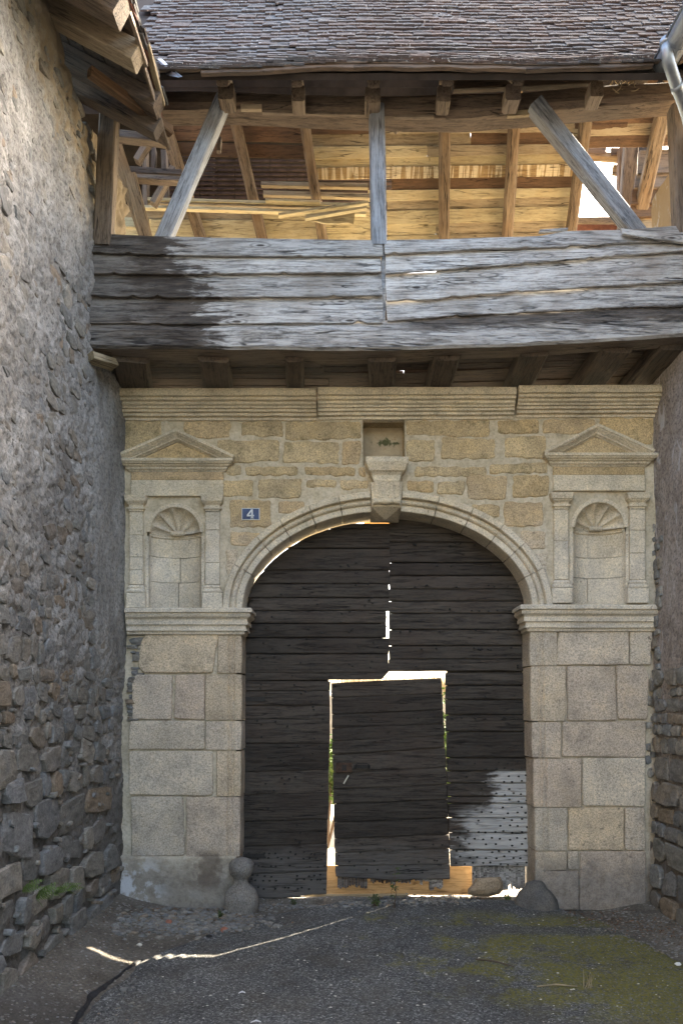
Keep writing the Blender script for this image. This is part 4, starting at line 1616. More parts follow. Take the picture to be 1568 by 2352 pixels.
for k, (ya, yb) in enumerate(zip(ysL2, ysL2[1:])):
    rr = random.Random(240 + k)
    top = [(lx(ya), ya + 1 + (3 if k > 3 else 0)), (rxl(ya), ya - 1 - (3 if k > 3 else 0))]
    bot = [(lx(yb), yb + (3 if k > 2 else 0) + (4 if k == 8 else 0)), (rxl(yb), yb - (3 if k > 2 else 0) - (8 if k == 8 else 0))]
    slab('plank', top, bot, YD + rr.uniform(-.006, .004), YD + rr.uniform(-.010, 0), .045, M['gate'], GL, n=12, jt=.003, jb=.004 if k < 8 else .012, seed=240 + k, end=.008, chm=.008)
slab('light_stop_backing', [(560, 1210), (893, 1212)], [(560, 1342), (893, 1342)], YD + .048, YD + .048, .012, M['gate'], GL, n=26, clip=lambda x: arc_y(x, .0, 11), seed=290)  # backings added behind the planks to stop light through the joints
slab('light_stop_backing', [(560, 1338), (891, 1338)], [(560, 1400), (891, 1400)], YD + .048, YD + .048, .012, M['gate'], GL, n=12, seed=289)
slab('light_stop_backing', [(560, 1396), (884, 1396)], [(560, 1562), (872, 1556)], YD + .048, YD + .048, .012, M['gate'], GL, n=26, clip=lambda x: arc_y(x, .0, 12), seed=291)
slab('light_stop_backing', [(562, 1548), (754, 1556)], [(562, 2056), (745, 2048)], YD + .048, YD + .048, .012, M['gate'], GL, n=8, seed=292)
slab('light_stop_backing', [(899, 1190), (1226, 1190)], [(899, 1538), (1226, 1538)], YD + .062, YD + .062, .02, M['gate'], GR, n=26, clip=lambda x: arc_y(x, .03, 2), seed=293)
slab('light_stop_backing', [(1026, 1530), (1226, 1530)], [(1041, 1986), (1226, 1986)], YD + .060, YD + .060, .02, M['gate'], GR, n=8, seed=294)
slab('light_stop_backing', [(1100, 1984), (1166, 1984)], [(1100, 2050), (1166, 2044)], YD + .075, YD + .075, .02, M['gate'], GR, n=8, seed=295)
slab('light_stop_backing', [(765, 1575), (1012, 1563)], [(775, 2010), (1030, 2014)], 6.829, 6.829, .012, M['gate'], WD, n=8, seed=296)
# jagged splinters where the plank ends have rotted
mb = MB()
rr = random.Random(3)
for y0_, y1_, xm in [(1340, 1352, 890), (1352, 1362, 889), (1404, 1420, 888), (1420, 1436, 887), (1436, 1446, 889), (1466, 1480, 888), (1480, 1490, 890), (1500, 1512, 889), (1520, 1530, 890)]:
    xa = xm - 12
    slab('', [(xa, y0_), (xm + rr.uniform(-2, 2), y0_ + 2)], [(xa, y1_), (xm - rr.uniform(1, 5), y1_ - 2)], YD + .004, YD + .004, .02, None, n=2, coll=mb, seed=rr.randint(0, 99))
mb.build('splinter', M['gate'], GL, kind='stuff')

ysR = [1188, 1244, 1291, 1321, 1352, 1380, 1408, 1445, 1482, 1513, 1541]
clipR = lambda x: arc_y(x, .03, 0)
plank_row('plank', ysR, lambda y: 893.8 + .4 * math.sin(y), lambda y: min(1228, arc_x(y, 1, .03)), YD + .012, GR, clip=clipR, seed=300, nseg=26)
ysR2 = [1543, 1573, 1606, 1641, 1680, 1740, 1770, 1798, 1829, 1845, 1878, 1912, 1952, 1990]


def rl(y):
    return poly_at([(1541, 1022), (1577, 1023), (1785, 1027), (1930, 1033), (1992, 1037)], y)


plank_row('plank', ysR2, rl, lambda y: 1229, YD + .006, GR, seed=330, nseg=10)
mb = MB(); rr = random.Random(8)
x = 1084
while x < 1205:
    w = rr.uniform(3, 8)
    d = 2022 + 10 * f1(x, .05, 4) + (x - 1084) * .2 + rr.uniform(-3, 6)
    slab('', [(x, 1990), (x + w * .9, 1990)], [(x, d), (x + w * .9, d + rr.uniform(-5, 5))], YD + .05, YD + .05, .02, None, n=2, coll=mb, seed=rr.randint(0, 99), end=0)
    x += w
mb.build('splinter', M['silver'], GR, kind='stuff')

# wicket door planks, sagging to the left
wk = [(1571, 1557), (1600, 1590), (1625, 1618), (1665, 1640), (1697, 1688), (1733, 1706), (1774, 1762), (1806, 1801), (1832, 1824), (1888, 1878), (1926, 1916), (1962, 1950), (1985, 1994), (2014, 2018)]
wk = [(1568, 1556), (1602, 1592), (1640, 1630), (1672, 1662), (1702, 1690), (1733, 1716), (1774, 1762), (1812, 1801), (1846, 1836), (1888, 1878), (1926, 1916), (1958, 1948), (1988, 1984), (2014, 2020)]


def wl(y): return poly_at([(1571, 761), (1751, 764), (1900, 767), (2016, 771)], y)
def wr(y): return poly_at([(1557, 1013), (1618, 1016), (1712, 1021), (1809, 1027), (2020, 1033)], y)


for k, ((a0, a1), (b0, b1)) in enumerate(zip(wk, wk[1:])):
    rr = random.Random(400 + k)
    last = k == len(wk) - 2
    slab('plank', [(wl(a0), a0 + 1), ((wl(a0) + wr(a1)) / 2, (a0 + a1) / 2 + rr.uniform(-3, 3) * (k > 0)), (wr(a1), a1 + 1)], [(wl(b0), b0), ((wl(b0) + wr(b1)) / 2, (b0 + b1) / 2 + 1 + (4 if last else 0)), (wr(b1), b1)], 6.805 + rr.uniform(-.004, .004), 6.805 + rr.uniform(-.009, -.002), .022, M['gate'], WD, n=12, jt=.002, jb=.003 if not last else .012, seed=400 + k, chm=.008)
mb = MB(); rr = random.Random(12)
x = 775
while x < 1016:
    w = rr.uniform(3, 7)
    if not (838 < x < 850):
        d = 2026 + (10 if x < 842 else 0) + (14 if x > 985 else 0) + 5 * f1(x, .06, 4) + rr.uniform(-3, 7)
        slab('', [(x, 2012), (x + w * .93, 2012)], [(x, d), (x + w * .9, d + rr.uniform(-4, 4))], 6.83, 6.83, .018, None, n=2, coll=mb, seed=rr.randint(0, 99), end=0)
    x += w
mb.build('splinter', M['silver'], WD, kind='stuff')
# lock, latch, loose handle
def dbox(name, x0_, y0_, x1_, y1_, Y, th, mat, par):
    a = P(x0_, y1_, Y); b = P(x1_, y0_, Y)
    v, f = box_vf(a.x, b.x, Y, Y + th, a.z, b.z)
    return new_obj(name, v, f, mat, par)


lk = dbox('lock_case', 772, 1752, 808, 1774, 6.780, .02, M['rust'], WD)
dbox('keyhole_plate', 785, 1757, 795, 1770, 6.775, .006, M['iron'], lk)
lt = dbox('latch', 812, 1757, 850, 1765, 6.788, .010, M['iron'], WD)
mb = MB()
pts = [P(818, 1764, 6.785), P(816, 1757, 6.755), P(822, 1754, 6.75), P(842, 1754, 6.75), P(848, 1757, 6.755), P(846, 1764, 6.785)]


def tube(mb, pts, rad, n=6):
    rings = []
    for i_, p in enumerate(pts):
        a = (pts[min(i_ + 1, len(pts) - 1)] - pts[max(i_ - 1, 0)]).normalized()
        s_ = a.cross(Vector((0, 1, .3))).normalized()
        if s_.length < .1: s_ = a.cross(Vector((1, 0, 0))).normalized()
        u_ = a.cross(s_).normalized()
        rd = rad[i_] if isinstance(rad, (list, tuple)) else rad
        rings.append([p + (s_ * math.cos(2 * math.pi * k / n) + u_ * math.sin(2 * math.pi * k / n)) * rd for k in range(n)])
    v, f = rings_vf(rings); mb.add(v, f)


tube(mb, pts, .004)
mb.build('latch_bow', M['iron'], WD)
h = beam('handle', P(789, 1800, 6.745), P(800, 1781, 6.745), .012, .012, M['alu'], WD, seg=2, wob=0)
v, f = box_vf(P(797, 1785, 6.745).x - .006, P(797, 1785, 6.745).x + .006, 6.74, 6.80, P(797, 1785, 6.745).z - .006, P(797, 1785, 6.745).z + .006)
new_obj('spindle', v, f, M['iron'], WD)
# strap hinges hidden under the tar, and nails
for yy in (1601, 1961):
    dbox('hinge_strap', 562, yy, 608, yy + 10, YD - .016, .008, M['iron'], GL)


def nails(par, pts, Y, rad=.0085, squash=.5):
    mb = MB()
    for (x, y) in pts:
        c = P(x, y, Y)
        rings = []
        for (k, d) in [(1, .004), (.8, -.002), (.25, -.004)]:
            rings.append([(c.x + rad * k * math.cos(a * math.pi / 3) * (1.5), Y + d, c.z + rad * k * math.sin(a * math.pi / 3)) for a in range(6)])
        v, f = rings_vf(rings, cap0=False); mb.add(v, f)
    mb.build('nails', M['iron'], par, kind='stuff')


rr = random.Random(21)
pts = []
for row in range(17):
    y = 1752 + row * 14.5
    for k in range(9):
        x = 1048 + k * 20 + (row % 2) * 9
        if x < 1222 and rr.random() < (.95 if x > 1150 or row > 10 else .25):
            pts.append((x + rr.uniform(-3, 3), y + rr.uniform(-3, 3)))
for k in range(60):
    pts.append((rr.uniform(910, 1190), rr.choice([1250, 1298, 1346, 1402, 1450, 1490, 1530, 1600, 1650]) + rr.uniform(-3, 3)))
nails(GR, [p for p in pts if p[1] > 1240 and (p[1] < 1545 or p[0] > 1035)], YD - .006)
pts = []
for y in (1960, 1972, 1990, 2012, 2022, 2040):
    for k in range(12):
        if rr.random() < .8: pts.append((575 + k * 15 + rr.uniform(-5, 5), y + rr.uniform(-3, 3)))
for k in range(70):
    pts.append((rr.uniform(570, 745), rr.uniform(1330, 1940)))
for k in range(26):
    pts.append((rr.uniform(760, 880), rr.uniform(1270, 1540)))
nails(GL, pts, YD - .011)
pts = [(827, 1959), (883, 1952), (952, 1946), (994, 1940), (1015, 1941), (778, 1965), (777, 1935)] + [(rr.uniform(780, 1020), rr.uniform(1970, 2005)) for _ in range(14)] + [(804, 1655), (853, 1652), (939, 1650), (960, 1649), (998, 1645)]
nails(WD, pts, 6.793, .008)

# fresh planks leaning behind the gate foot
a = slab('loose_plank', [(742, 1988), (1096, 1990)], [(742, 2057), (1096, 2056)], 6.90, 6.90, .03, M['orange'], None, n=8)
tag(a, 'wide fresh orange plank standing behind the foot of the wicket door', 'plank')
a = slab('loose_plank', [(700, 2054), (938, 2053)], [(700, 2080), (938, 2079)], 6.885, 6.88, .05, M['tan'], None, n=8)
tag(a, 'narrow brown plank on the ground below the wide orange one', 'plank')
a = slab('loose_plank', [(835, 1184), (905, 1186)], [(835, 1232), (905, 1232)], 7.1, 7.1, .03, M['orange'], None, n=4)
a2 = slab('loose_plank', [(820, 1196), (1010, 1186)], [(820, 1222), (1010, 1212)], 7.3, 7.3, .03, M['orange'], None, n=4)
COL.objects.unlink(a2); bpy.data.objects.remove(a2)
tag(a, 'sunlit plank end glimpsed behind the gate just under the keystone', 'plank')

# ---------------------------------------------------------------- timber gallery over the gateway
TG = thing('timber_gallery', 'weathered timber gallery with plank parapet and tiled roof bridging above the gateway', 'gallery', (.4, 6.0, 4.3))
YB0 = 5.8
KB = 1.7


def YS(x, y):     # the rear roof slope
    return (5.435 + KB * 8.6) / (KB + (HY - y) / F)


# parapet boards: (top, bottom, stretch of the picture)
def pbd(top, bot, Yt, Yb, seed, th=.016, **k):
    return slab('parapet_board', top, bot, Yt, Yb, th, M['silver'], TG, n=60, jt=k.pop('jt', .002), jb=k.pop('jb', .0024), seed=seed, end=.015, chips=k.pop('chips', 6), **k)


B0, B1 = YB0 + .018, YB0 - .020
pbd([(206, 535), (340, 541), (600, 547), (878, 551)], [(206, 578), (380, 585), (640, 588), (877, 586)], B0, B1, 1)
pbd([(206, 576), (640, 584), (876, 584)], [(205, 627), (400, 629), (600, 626), (875, 625)], B0, B1, 2)
pbd([(206, 625), (600, 624), (876, 622)], [(205, 679), (400, 683), (700, 681), (877, 677)], B0, B1, 3)
pbd([(206, 678), (600, 679), (876, 675)], [(205, 741), (400, 744), (600, 742), (877, 741)], B0, B1 - .004, 4)
pbd([(882, 550), (1000, 549), (1240, 541), (1300, 530), (1424, 527), (1575, 516)], [(882, 582), (1140, 569), (1300, 566), (1414, 557), (1575, 552)], B0, B1, 5)
pbd([(884, 581), (1140, 568), (1414, 555), (1575, 545)], [(886, 628), (1140, 609), (1320, 594), (1575, 574)], B0, B1, 6)
pbd([(884, 629), (1000, 624), (1010, 614), (1060, 607), (1150, 600), (1400, 587), (1575, 574)], [(888, 690), (1000, 686), (1090, 676), (1208, 668), (1575, 644)], B0, B1, 7, jb=.004)
pbd([(886, 690), (1080, 676), (1208, 666), (1575, 643)], [(888, 737), (1100, 722), (1208, 717), (1400, 706), (1575, 704)], B0, B1 - .004, 8, jb=.004)
slab('parapet_board', [(1424, 523), (1500, 532), (1575, 541)], [(1430, 536), (1500, 548), (1575, 556)], B1 - .02, B1 - .035, .02, M['silver'], TG, n=8, seed=15)
slab('parapet_board', [(1240, 527), (1303, 522)], [(1236, 534), (1303, 529)], B0, B0, .02, M['silver'], TG, n=6, seed=16)
slab('post_cover', [(876, 550), (888, 548)], [(876, 765), (884, 765)], B0 + .012, B0 + .012, .03, M['bluegrey'], TG, n=3, seed=17, end=0)
# something dark behind the boards
# great front beam
n = 46
rings = []
for i_ in range(n + 1):
    x = lerp(196, 1600, i_ / n)
    yt = poly_at([(196, 742), (500, 741), (870, 738), (1100, 720), (1568, 700)], x)
    yb = poly_at([(196, 797), (480, 800), (860, 803), (1190, 794), (1568, 771)], x)
    yu = poly_at([(196, 812), (270, 832), (330, 826), (380, 829), (480, 838), (860, 837), (1180, 822), (1568, 799)], x)
    a = P(x, yt, YB0); b = P(x, yb, YB0 - .01)
    w = .006 * f1(a.x, 3, 5)
    w2 = .007 * f1(a.x, 5, 6); w3 = .008 * f1(a.x, 7, 7)
    zb = b.z + w2
    yback = (zb - EYE) * F / (HY - yu)
    mz = (a.z + b.z) / 2
    rings.append([(a.x, YB0 + .015 + w, a.z + .01), (a.x, YB0 - .004 + w2, a.z - .02), (a.x, YB0 - .016 + w3 * 1.4, lerp(b.z, a.z, .66)), (a.x, YB0 - .012 + w * 1.4, lerp(b.z, a.z, .33)), (a.x, YB0 - .010 + w3, zb + .018), (a.x, YB0 + .010 + w, zb),
                  (a.x, min(yback, 6.12), zb + .004 + w3), (a.x, min(yback, 6.12) + .012, zb + .03), (a.x, min(yback, 6.12) + .012, a.z + .01)])
v, f = rings_vf(rings)
fb = new_obj('front_beam', v, f, M['silver_beam'], TG)
fb.data.materials.append(M['oldbrown'])
for q_, p_ in enumerate(fb.data.polygons):
    if q_ < n * 9 and q_ % 9 in (5, 6):
        p_.material_index = 1
beam_px('beam_bracket', (206, 820), (262, 838), 5.75, 5.95, 18, .10, M['tan'], TG, seg=3)

# floor joists and floor boards seen from below
JZ = 4.50
for (xa, xb, xc, xd) in [(262, 343, 285, 343), (459, 528, 475, 533), (655, 698, 658, 699), (845, 909, 847, 903), (992, 1052, 972, 1032), (1188, 1252, 1160, 1214), (1368, 1440, 1318, 1378), (1500, 1562, 1440, 1490)]:
    ya = 6.05; yb = 6.62
    pa = Vector((((xa + xb) / 2 - CX) / F * ya, ya, 0)); pb = Vector((((xc + xd) / 2 - CX) / F * yb, yb, 0))
    d_ = pb - pa
    z = JZ + (.0 if xa < 900 else (xa - 900) / 600 * .10)
    p0 = pa - d_ * .2; p1 = pa + d_ * 3.2
    beam('joist', (p0.x, p0.y, z + .075), (p1.x, p1.y, z + .075 - (.06 if xa > 900 else .02)), ((xb - xa) / F * ya), .15, M['darkbrown'], TG, seg=8, wob=.01, ch=.15)
r = random.Random(6)
y = 6.02
while y < 7.85:
    w = r.uniform(.09, .15)
    xx = -1.99
    while xx < 2.9:
        L = r.uniform(1.3, 2.6)
        x2 = min(xx + L, 2.95)
        zz = JZ + .165
        v, f = box_vf(xx + .005, x2, y + .004, y + w - r.uniform(.0, .008), zz, zz + .025)
        v = [(a_, b_, c_ + max(0, (a_ - .7)) * .045 + (b_ - 6.0) * -.015 + r.uniform(-.003, .003)) for a_, b_, c_ in v]
        if y < 7.3 or r.random() < .8:
            new_obj('floor_board', v, f, M['darkbrown'] if r.random() < .8 else M['oldbrown'], TG)
        xx = x2
    y += w

# posts, braces, wall plate
def post(x0_, x1_, yt, yb, Y, mat, th=.12, **k):
    a = P((x0_ + x1_) / 2, yt, Y); b = P((x0_ + x1_) / 2, yb, Y)
    return beam('post', (b.x, Y + th / 2, b.z), (a.x + k.pop('lean', 0), Y + th / 2, a.z), th, (x1_ - x0_) / F * Y, mat, TG, up=Vector((1, 0, 0)), seg=8, wob=.005, **k)


post(212, 252, 228, 560, 5.78, M['oldbrown'], lean=.055)
post(853, 889, 235, 560, 5.80, M['bluegrey'], lean=-.02)
post(1555, 1592, 235, 535, 5.80, M['oldbrown'], lean=-.04)
beam_px('brace', (372, 560), (515, 228), 5.92, 5.85, 34, .10, M['bluegrey'], TG, seg=8, wob=.006)
beam_px('brace', (1226, 240), (1470, 546), 5.82, 5.92, 35, .11, M['bluegrey'], TG, seg=8, wob=.010)

n = 34; rings = []
for i_ in range(n + 1):
    x = lerp(330, 1610, i_ / n)
    yt = poly_at([(330, 205), (530, 206), (700, 214), (870, 217), (1050, 214), (1200, 208), (1400, 192), (1545, 184), (1610, 182)], x)
    yb = poly_at([(330, 250), (530, 247), (700, 256), (870, 263), (1060, 267), (1250, 251), (1400, 238), (1545, 226), (1610, 222)], x)
    a = P(x, yt, 5.86); b = P(x, yb, 5.86); h = (a.z - b.z)
    w = .010 * f1(a.x, 2.3, 15); w2 = .010 * f1(a.x, 4, 16)
    rings.append([(a.x, 5.95, a.z + w), (a.x, 5.88 + w2, a.z + w * .5), (a.x, 5.845 + w2, a.z - h * .22), (a.x, 5.842 + w, b.z + h * .22), (a.x, 5.875 + w, b.z + w2), (a.x, 6.02, b.z - .012 + w), (a.x, 6.06, b.z + h * .3), (a.x, 6.05, a.z)])
v, f = rings_vf(rings)
new_obj('wall_plate', v, f, M['plate'], TG)
for xc, w, yt, yb, ln in [(515, 36, 172, 206, 1), (683, 30, 174, 214, 1), (857, 34, 176, 219, 1), (1023, 30, 172, 216, 1), (1184, 34, 170, 212, 1), (1378, 30, 160, 205, 1)]:
    a = P(xc, yt, 5.62); b = P(xc, yb, 5.62)
    # rafter foot and the block under it
    beam('rafter_foot', (a.x, 5.52, P(xc, yt + 10, 5.52).z), (a.x, 6.3, P(xc, yt + 10, 5.52).z + .80), w / F * 5.5 * .8, .085, M['oldbrown'] if xc != 1378 else M['lightbeam'], TG, seg=3, wob=.003)
    zt = P(xc, yt + 18, 5.6).z; zl = P(xc, yb + 4, 5.80).z
    beam('bearer_block', (a.x, 5.70, (zt + zl) / 2 - .03), (a.x, 5.835, (zt + zl) / 2 - .03), w / F * 5.8, .125, M['oldbrown'], TG, seg=3, wob=.004)
slab('filler_strip', [(553, 238), (601, 238)], [(553, 250), (601, 250)], 5.80, 5.80, .03, M['lightbeam'], TG, n=3)
slab('filler_strip', [(602, 250), (850, 258)], [(602, 257), (850, 264)], 5.84, 5.84, .03, M['oldbrown'], TG, n=5)
slab('filler_strip', [(1166, 254), (1220, 250)], [(1166, 266), (1220, 262)], 5.84, 5.84, .03, M['tan'], TG, n=3)
slab('filler_strip', [(906, 263), (996, 262)], [(906, 269), (996, 268)], 5.84, 5.84, .03, M['oldbrown'], TG, n=3)

# rear rafters
for (b, t, w) in [((462, 548), (362, 236), 30), ((603, 550), (532, 240), 28), ((741, 552), (692, 240), 26), ((1018, 540), (1021, 240), 27), ((1164, 535), (1184, 240), 28), ((1310, 530), (1350, 235), 27), ((1462, 520), (1532, 215), 34)]:
    Yb, Yt = YS(*b) - .09, YS(*t) - .09
    p0, p1 = P(b[0], b[1], Yb), P(t[0], t[1], Yt)
    d_ = (p1 - p0)
    nrm = Vector((0, KB, 1)).normalized()
    beam('rafter', p0 - d_ * .25, p1 + d_ * .7, w / F * 8.9 * .82, .12, M['rafter'], TG, up=nrm, seg=9, wob=.011, ch=.2)

# rear sarking boards
def sb(top, bot, mat, off=0.0, n=10, **k):
    g = lambda x, y: YS(x, y) + off
    return slab('roof_board', top, bot, g, g, .02, M[mat], TG, n=n, jt=k.pop('jt', .004), jb=k.pop('jb', .005), end=.012, **k)


# right of the second rafter: courses from top to bottom at x=700 and x=1300
rows = [(262, 258, 'brownboard', 0), (283, 280, 'mix1', 0), (308, 302, 'mix2', .01), (338, 331, 'mix3', 0), (366, 352, 'mix4', .012), (386, 378, 'lime', .0), (412, 404, 'mix5', .01), (440, 432, 'mix6', 0), (466, 450, 'mix7', .012), (490, 474, 'mix8', 0), (520, 505, 'mix9', .01), (548, 532, 'mixa', 0), (575, 560, 'mixb', 0)]
spl = {
 'brownboard': [(705, 1600, 'brownboard')],
 'mix1': [(705, 870, 'brownboard'), (870, 1096, 'tan'), (1096, 1320, 'tan'), (1320, 1440, 'brownboard')],
 'mix2': [(705, 1080, 'tan'), (1080, 1345, 'brownboard'), (1345, 1480, 'tan')],
 'mix3': [(705, 980, 'yellow'), (980, 1165, 'tan'), (1165, 1318, 'tan')],
 'mix4': [(712, 1025, 'yellow'), (985, 1318, 'yellow')],
 'lime': [(722, 1318, 'limewash')],
 'mix5': [(900, 1318, 'brownboard')],
 'mix6': [(845, 1165, 'yellow'), (1165, 1318, 'yellow')],
 'mix7': [(890, 1318, 'tan')],
 'mix8': [(880, 1312, 'yellow')],
 'mix9': [(700, 1000, 'yellow'), (1000, 1305, 'tan')],
 'mixa': [(600, 1010, 'yellow'), (1010, 1310, 'tan')],
 'mixb': [(560, 1310, 'tan')],
}
for (k, (ya, yr, key, off)), nx_ in zip(enumerate(rows), rows[1:] + [(600, 590, '', 0)]):
    for (xa, xb, mat) in spl[key]:
        fy = lambda x, a, b: lerp(a, b, (x - 700) / 600.0)
        sb([(xa, fy(xa, ya, yr) - 1), (xb, fy(xb, ya, yr) - 1)], [(xa, fy(xa, nx_[0], nx_[1]) + 1), (xb, fy(xb, nx_[0], nx_[1]) + 1)], mat, off, seed=500 + k * 7 + int(xa) % 7)
# to the right, above and beside the hole
for (ya, yb, mat) in [(236, 252, 'tan'), (252, 287, 'brownboard'), (287, 314, 'tan'), (314, 341, 'brownboard')]:
    sb([(1315, ya), (1640, ya - 8)], [(1315, yb), (1640, yb - 8)], mat, 0, seed=int(ya))
# left part
for (ya, yb, yc, mat, xa, xb) in [(258, 276, 4, 'brownboard', 380, 705), (280, 322, 6, 'brownboard', 380, 705), (326, 357, 8, 'brownboard', 395, 706)]:
    sb([(xa, ya), (xb, ya + yc)], [(xa, yb), (xb, yb + yc)], mat, 0, seed=int(ya))
for (ya, yb, mat, xa, xb) in [(478, 503, 'tan', 270, 640), (503, 532, 'yellow', 262, 860), (532, 552, 'yellow', 262, 880), (552, 580, 'tan', 262, 860), (480, 503, 'yellow', 600, 850)]:
    sb([(xa, ya), (xb, ya + 4)], [(xa, yb), (xb, yb + 4)], mat, .01 if mat == 'tan' else 0, seed=int(ya) + 1)
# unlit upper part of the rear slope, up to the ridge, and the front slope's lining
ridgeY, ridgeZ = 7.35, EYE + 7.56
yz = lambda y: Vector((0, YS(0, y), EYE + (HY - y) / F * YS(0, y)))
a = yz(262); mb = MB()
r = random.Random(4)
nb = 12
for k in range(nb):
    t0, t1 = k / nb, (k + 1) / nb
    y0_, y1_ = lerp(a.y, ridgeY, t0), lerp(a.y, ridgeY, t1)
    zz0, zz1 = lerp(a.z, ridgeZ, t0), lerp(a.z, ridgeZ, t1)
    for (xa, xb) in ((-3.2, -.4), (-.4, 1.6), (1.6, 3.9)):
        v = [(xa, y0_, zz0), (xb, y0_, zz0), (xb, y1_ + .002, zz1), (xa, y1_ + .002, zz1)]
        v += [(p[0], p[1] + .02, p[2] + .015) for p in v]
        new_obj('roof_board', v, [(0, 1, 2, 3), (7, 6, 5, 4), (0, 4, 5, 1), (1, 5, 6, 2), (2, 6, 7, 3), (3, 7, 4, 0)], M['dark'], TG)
# a second, tiled slope glimpsed through the missing boards at the left
def back_row(y0_, x0_, x1_):
    Y = YS(0, y0_) + .75
    x = x0_
    while x < x1_:
        w = 40
        c0 = P(x, y0_, Y); c1 = P(x + w - 1.5, y0_ + 9, Y + .03)
        v, f = box_vf(c0.x, c1.x, Y, Y + .02, c1.z, c0.z)
        mb.add(v, f); x += w
mb = MB()
for k in range(14):
    back_row(345 + k * 10.5, 380, 900)
mb.build('rear_tiles', M['darktile'], TG, kind='stuff')
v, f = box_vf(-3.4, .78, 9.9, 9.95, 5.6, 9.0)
new_obj('rear_light_block', v, f, M['dark'], TG)  # this and the next two are added to keep daylight out of the gap
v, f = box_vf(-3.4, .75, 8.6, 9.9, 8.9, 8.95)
new_obj('top_light_block', v, f, M['dark'], TG)
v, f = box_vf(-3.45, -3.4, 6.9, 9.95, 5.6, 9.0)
new_obj('side_light_block', v, f, M['dark'], TG)

# inner timbers at the left: struts, rails
for a_, b_, Ya, Yb, w, m in [((262, 325), (335, 545), 7.2, 7.6, 30, 'rafter'), ((225, 330), (262, 540), 6.9, 6.9, 26, 'rafter'), ((300, 400), (338, 545), 7.3, 7.5, 26, 'rafter'),
                              ((255, 312), (385, 326), 6.6, 6.6, 17, 'oldbrown'), ((300, 410), (420, 416), 7.4, 7.4, 12, 'oldbrown'), ((300, 396), (420, 402), 7.45, 7.45, 14, 'darkbrown'),
                              ((315, 372), (342, 328), 7.9, 7.9, 14, 'oldbrown'), ((352, 470), (400, 388), 8.0, 8.0, 14, 'oldbrown'), ((335, 340), (335, 480), 8.2, 8.2, 12, 'oldbrown'), ((355, 345), (352, 400), 8.3, 8.3, 9, 'darkbrown'), ((378, 350), (382, 470), 8.3, 8.3, 12, 'darkbrown')]:
    beam_px('strut', a_, b_, Ya, Yb, w, .09, M[m], TG, seg=5, wob=.010)
beam_px('strut', (275, 512), (345, 516), 7.6, 7.6, 22, .05, M['yellow'], TG, seg=3)
for a_, b_ in [((470, 350), (470, 470)), ((486, 352), (484, 468))]:
    beam_px('strut', a_, b_, 9.2, 9.2, 14, .08, M['darkbrown'], TG, seg=3)
beam_px('hanging_peg', (505, 318), (503, 350), 6.3, 6.3, 10, .04, M['oldbrown'], TG, seg=2)
beam_px('strut', (905, 300), (935, 270), 7.6, 7.6, 14, .06, M['oldbrown'], TG, seg=3)

# inner right-hand boards of the gallery and the frame of the hole
for ya, yb, xs, mat in [(262, 300, 1490, 'brownboard'), (300, 335, 1480, 'oldbrown'), (345, 400, 1468, 'oldbrown'), (400, 432, 1460, 'oldbrown'), (432, 470, 1452, 'brownboard'), (470, 500, 1446, 'brownboard'), (500, 530, 1440, 'tan'), (530, 560, 1436, 'tan')]:
    slab('side_board', [(xs, ya), (1640, ya - 6)], [(xs - 4, yb - 1), (1640, yb - 9)], 8.35, 8.3, .025, M[mat], TG, n=6, seed=int(ya))
beam_px('frame_post', (1424, 342), (1418, 512), 8.75, 8.75, 9, .1, M['brownboard'], TG, seg=4)
beam_px('frame_post', (1448, 335), (1432, 545), 8.6, 8.6, 32, .1, M['oldbrown'], TG, seg=5)
slab('roof_board', [(1318, 339), (1392, 339)], [(1318, 352), (1390, 354)], 8.8, 8.8, .02, M['brownboard'], TG, n=4)
slab('roof_board', [(1402, 339), (1432, 339)], [(1402, 358), (1432, 358)], 8.8, 8.8, .02, M['brownboard'], TG, n=4)
slab('side_board', [(1428, 325), (1500, 322)], [(1426, 560), (1500, 560)], 9.0, 9.0, .02, M['dark'], TG, n=4)  # dark fill added behind the posts to shut out the bright sky
beam_px('pole', (1325, 356), (1428, 364), 8.85, 8.85, 20, .09, M['rafter'], TG, seg=5, ch=.3)
slab('roof_board', [(1325, 498), (1440, 497)], [(1325, 512), (1440, 512)], 8.9, 8.9, .03, M['oldbrown'], TG, n=4)
slab('roof_board', [(1325, 510), (1440, 510)], [(1325, 545), (1440, 545)], 8.95, 8.95, .03, M['roofback'], TG, n=4)
slab('roof_board', [(1408, 378), (1424, 378)], [(1405, 400), (1421, 402)], 8.9, 8.9, .03, M['rafter'], TG, n=3)

# battens lying stacked in the roof: things that could be lifted away
def lath(a_, b_, Y, w, mat, lab, grp='laths stacked in the gallery roof'):
    o_ = beam_px('lath', a_, b_, Y, Y, w, .05, M[mat], None, seg=5, wob=.003, ch=.08)
    tag(o_, lab, 'lath', grp)


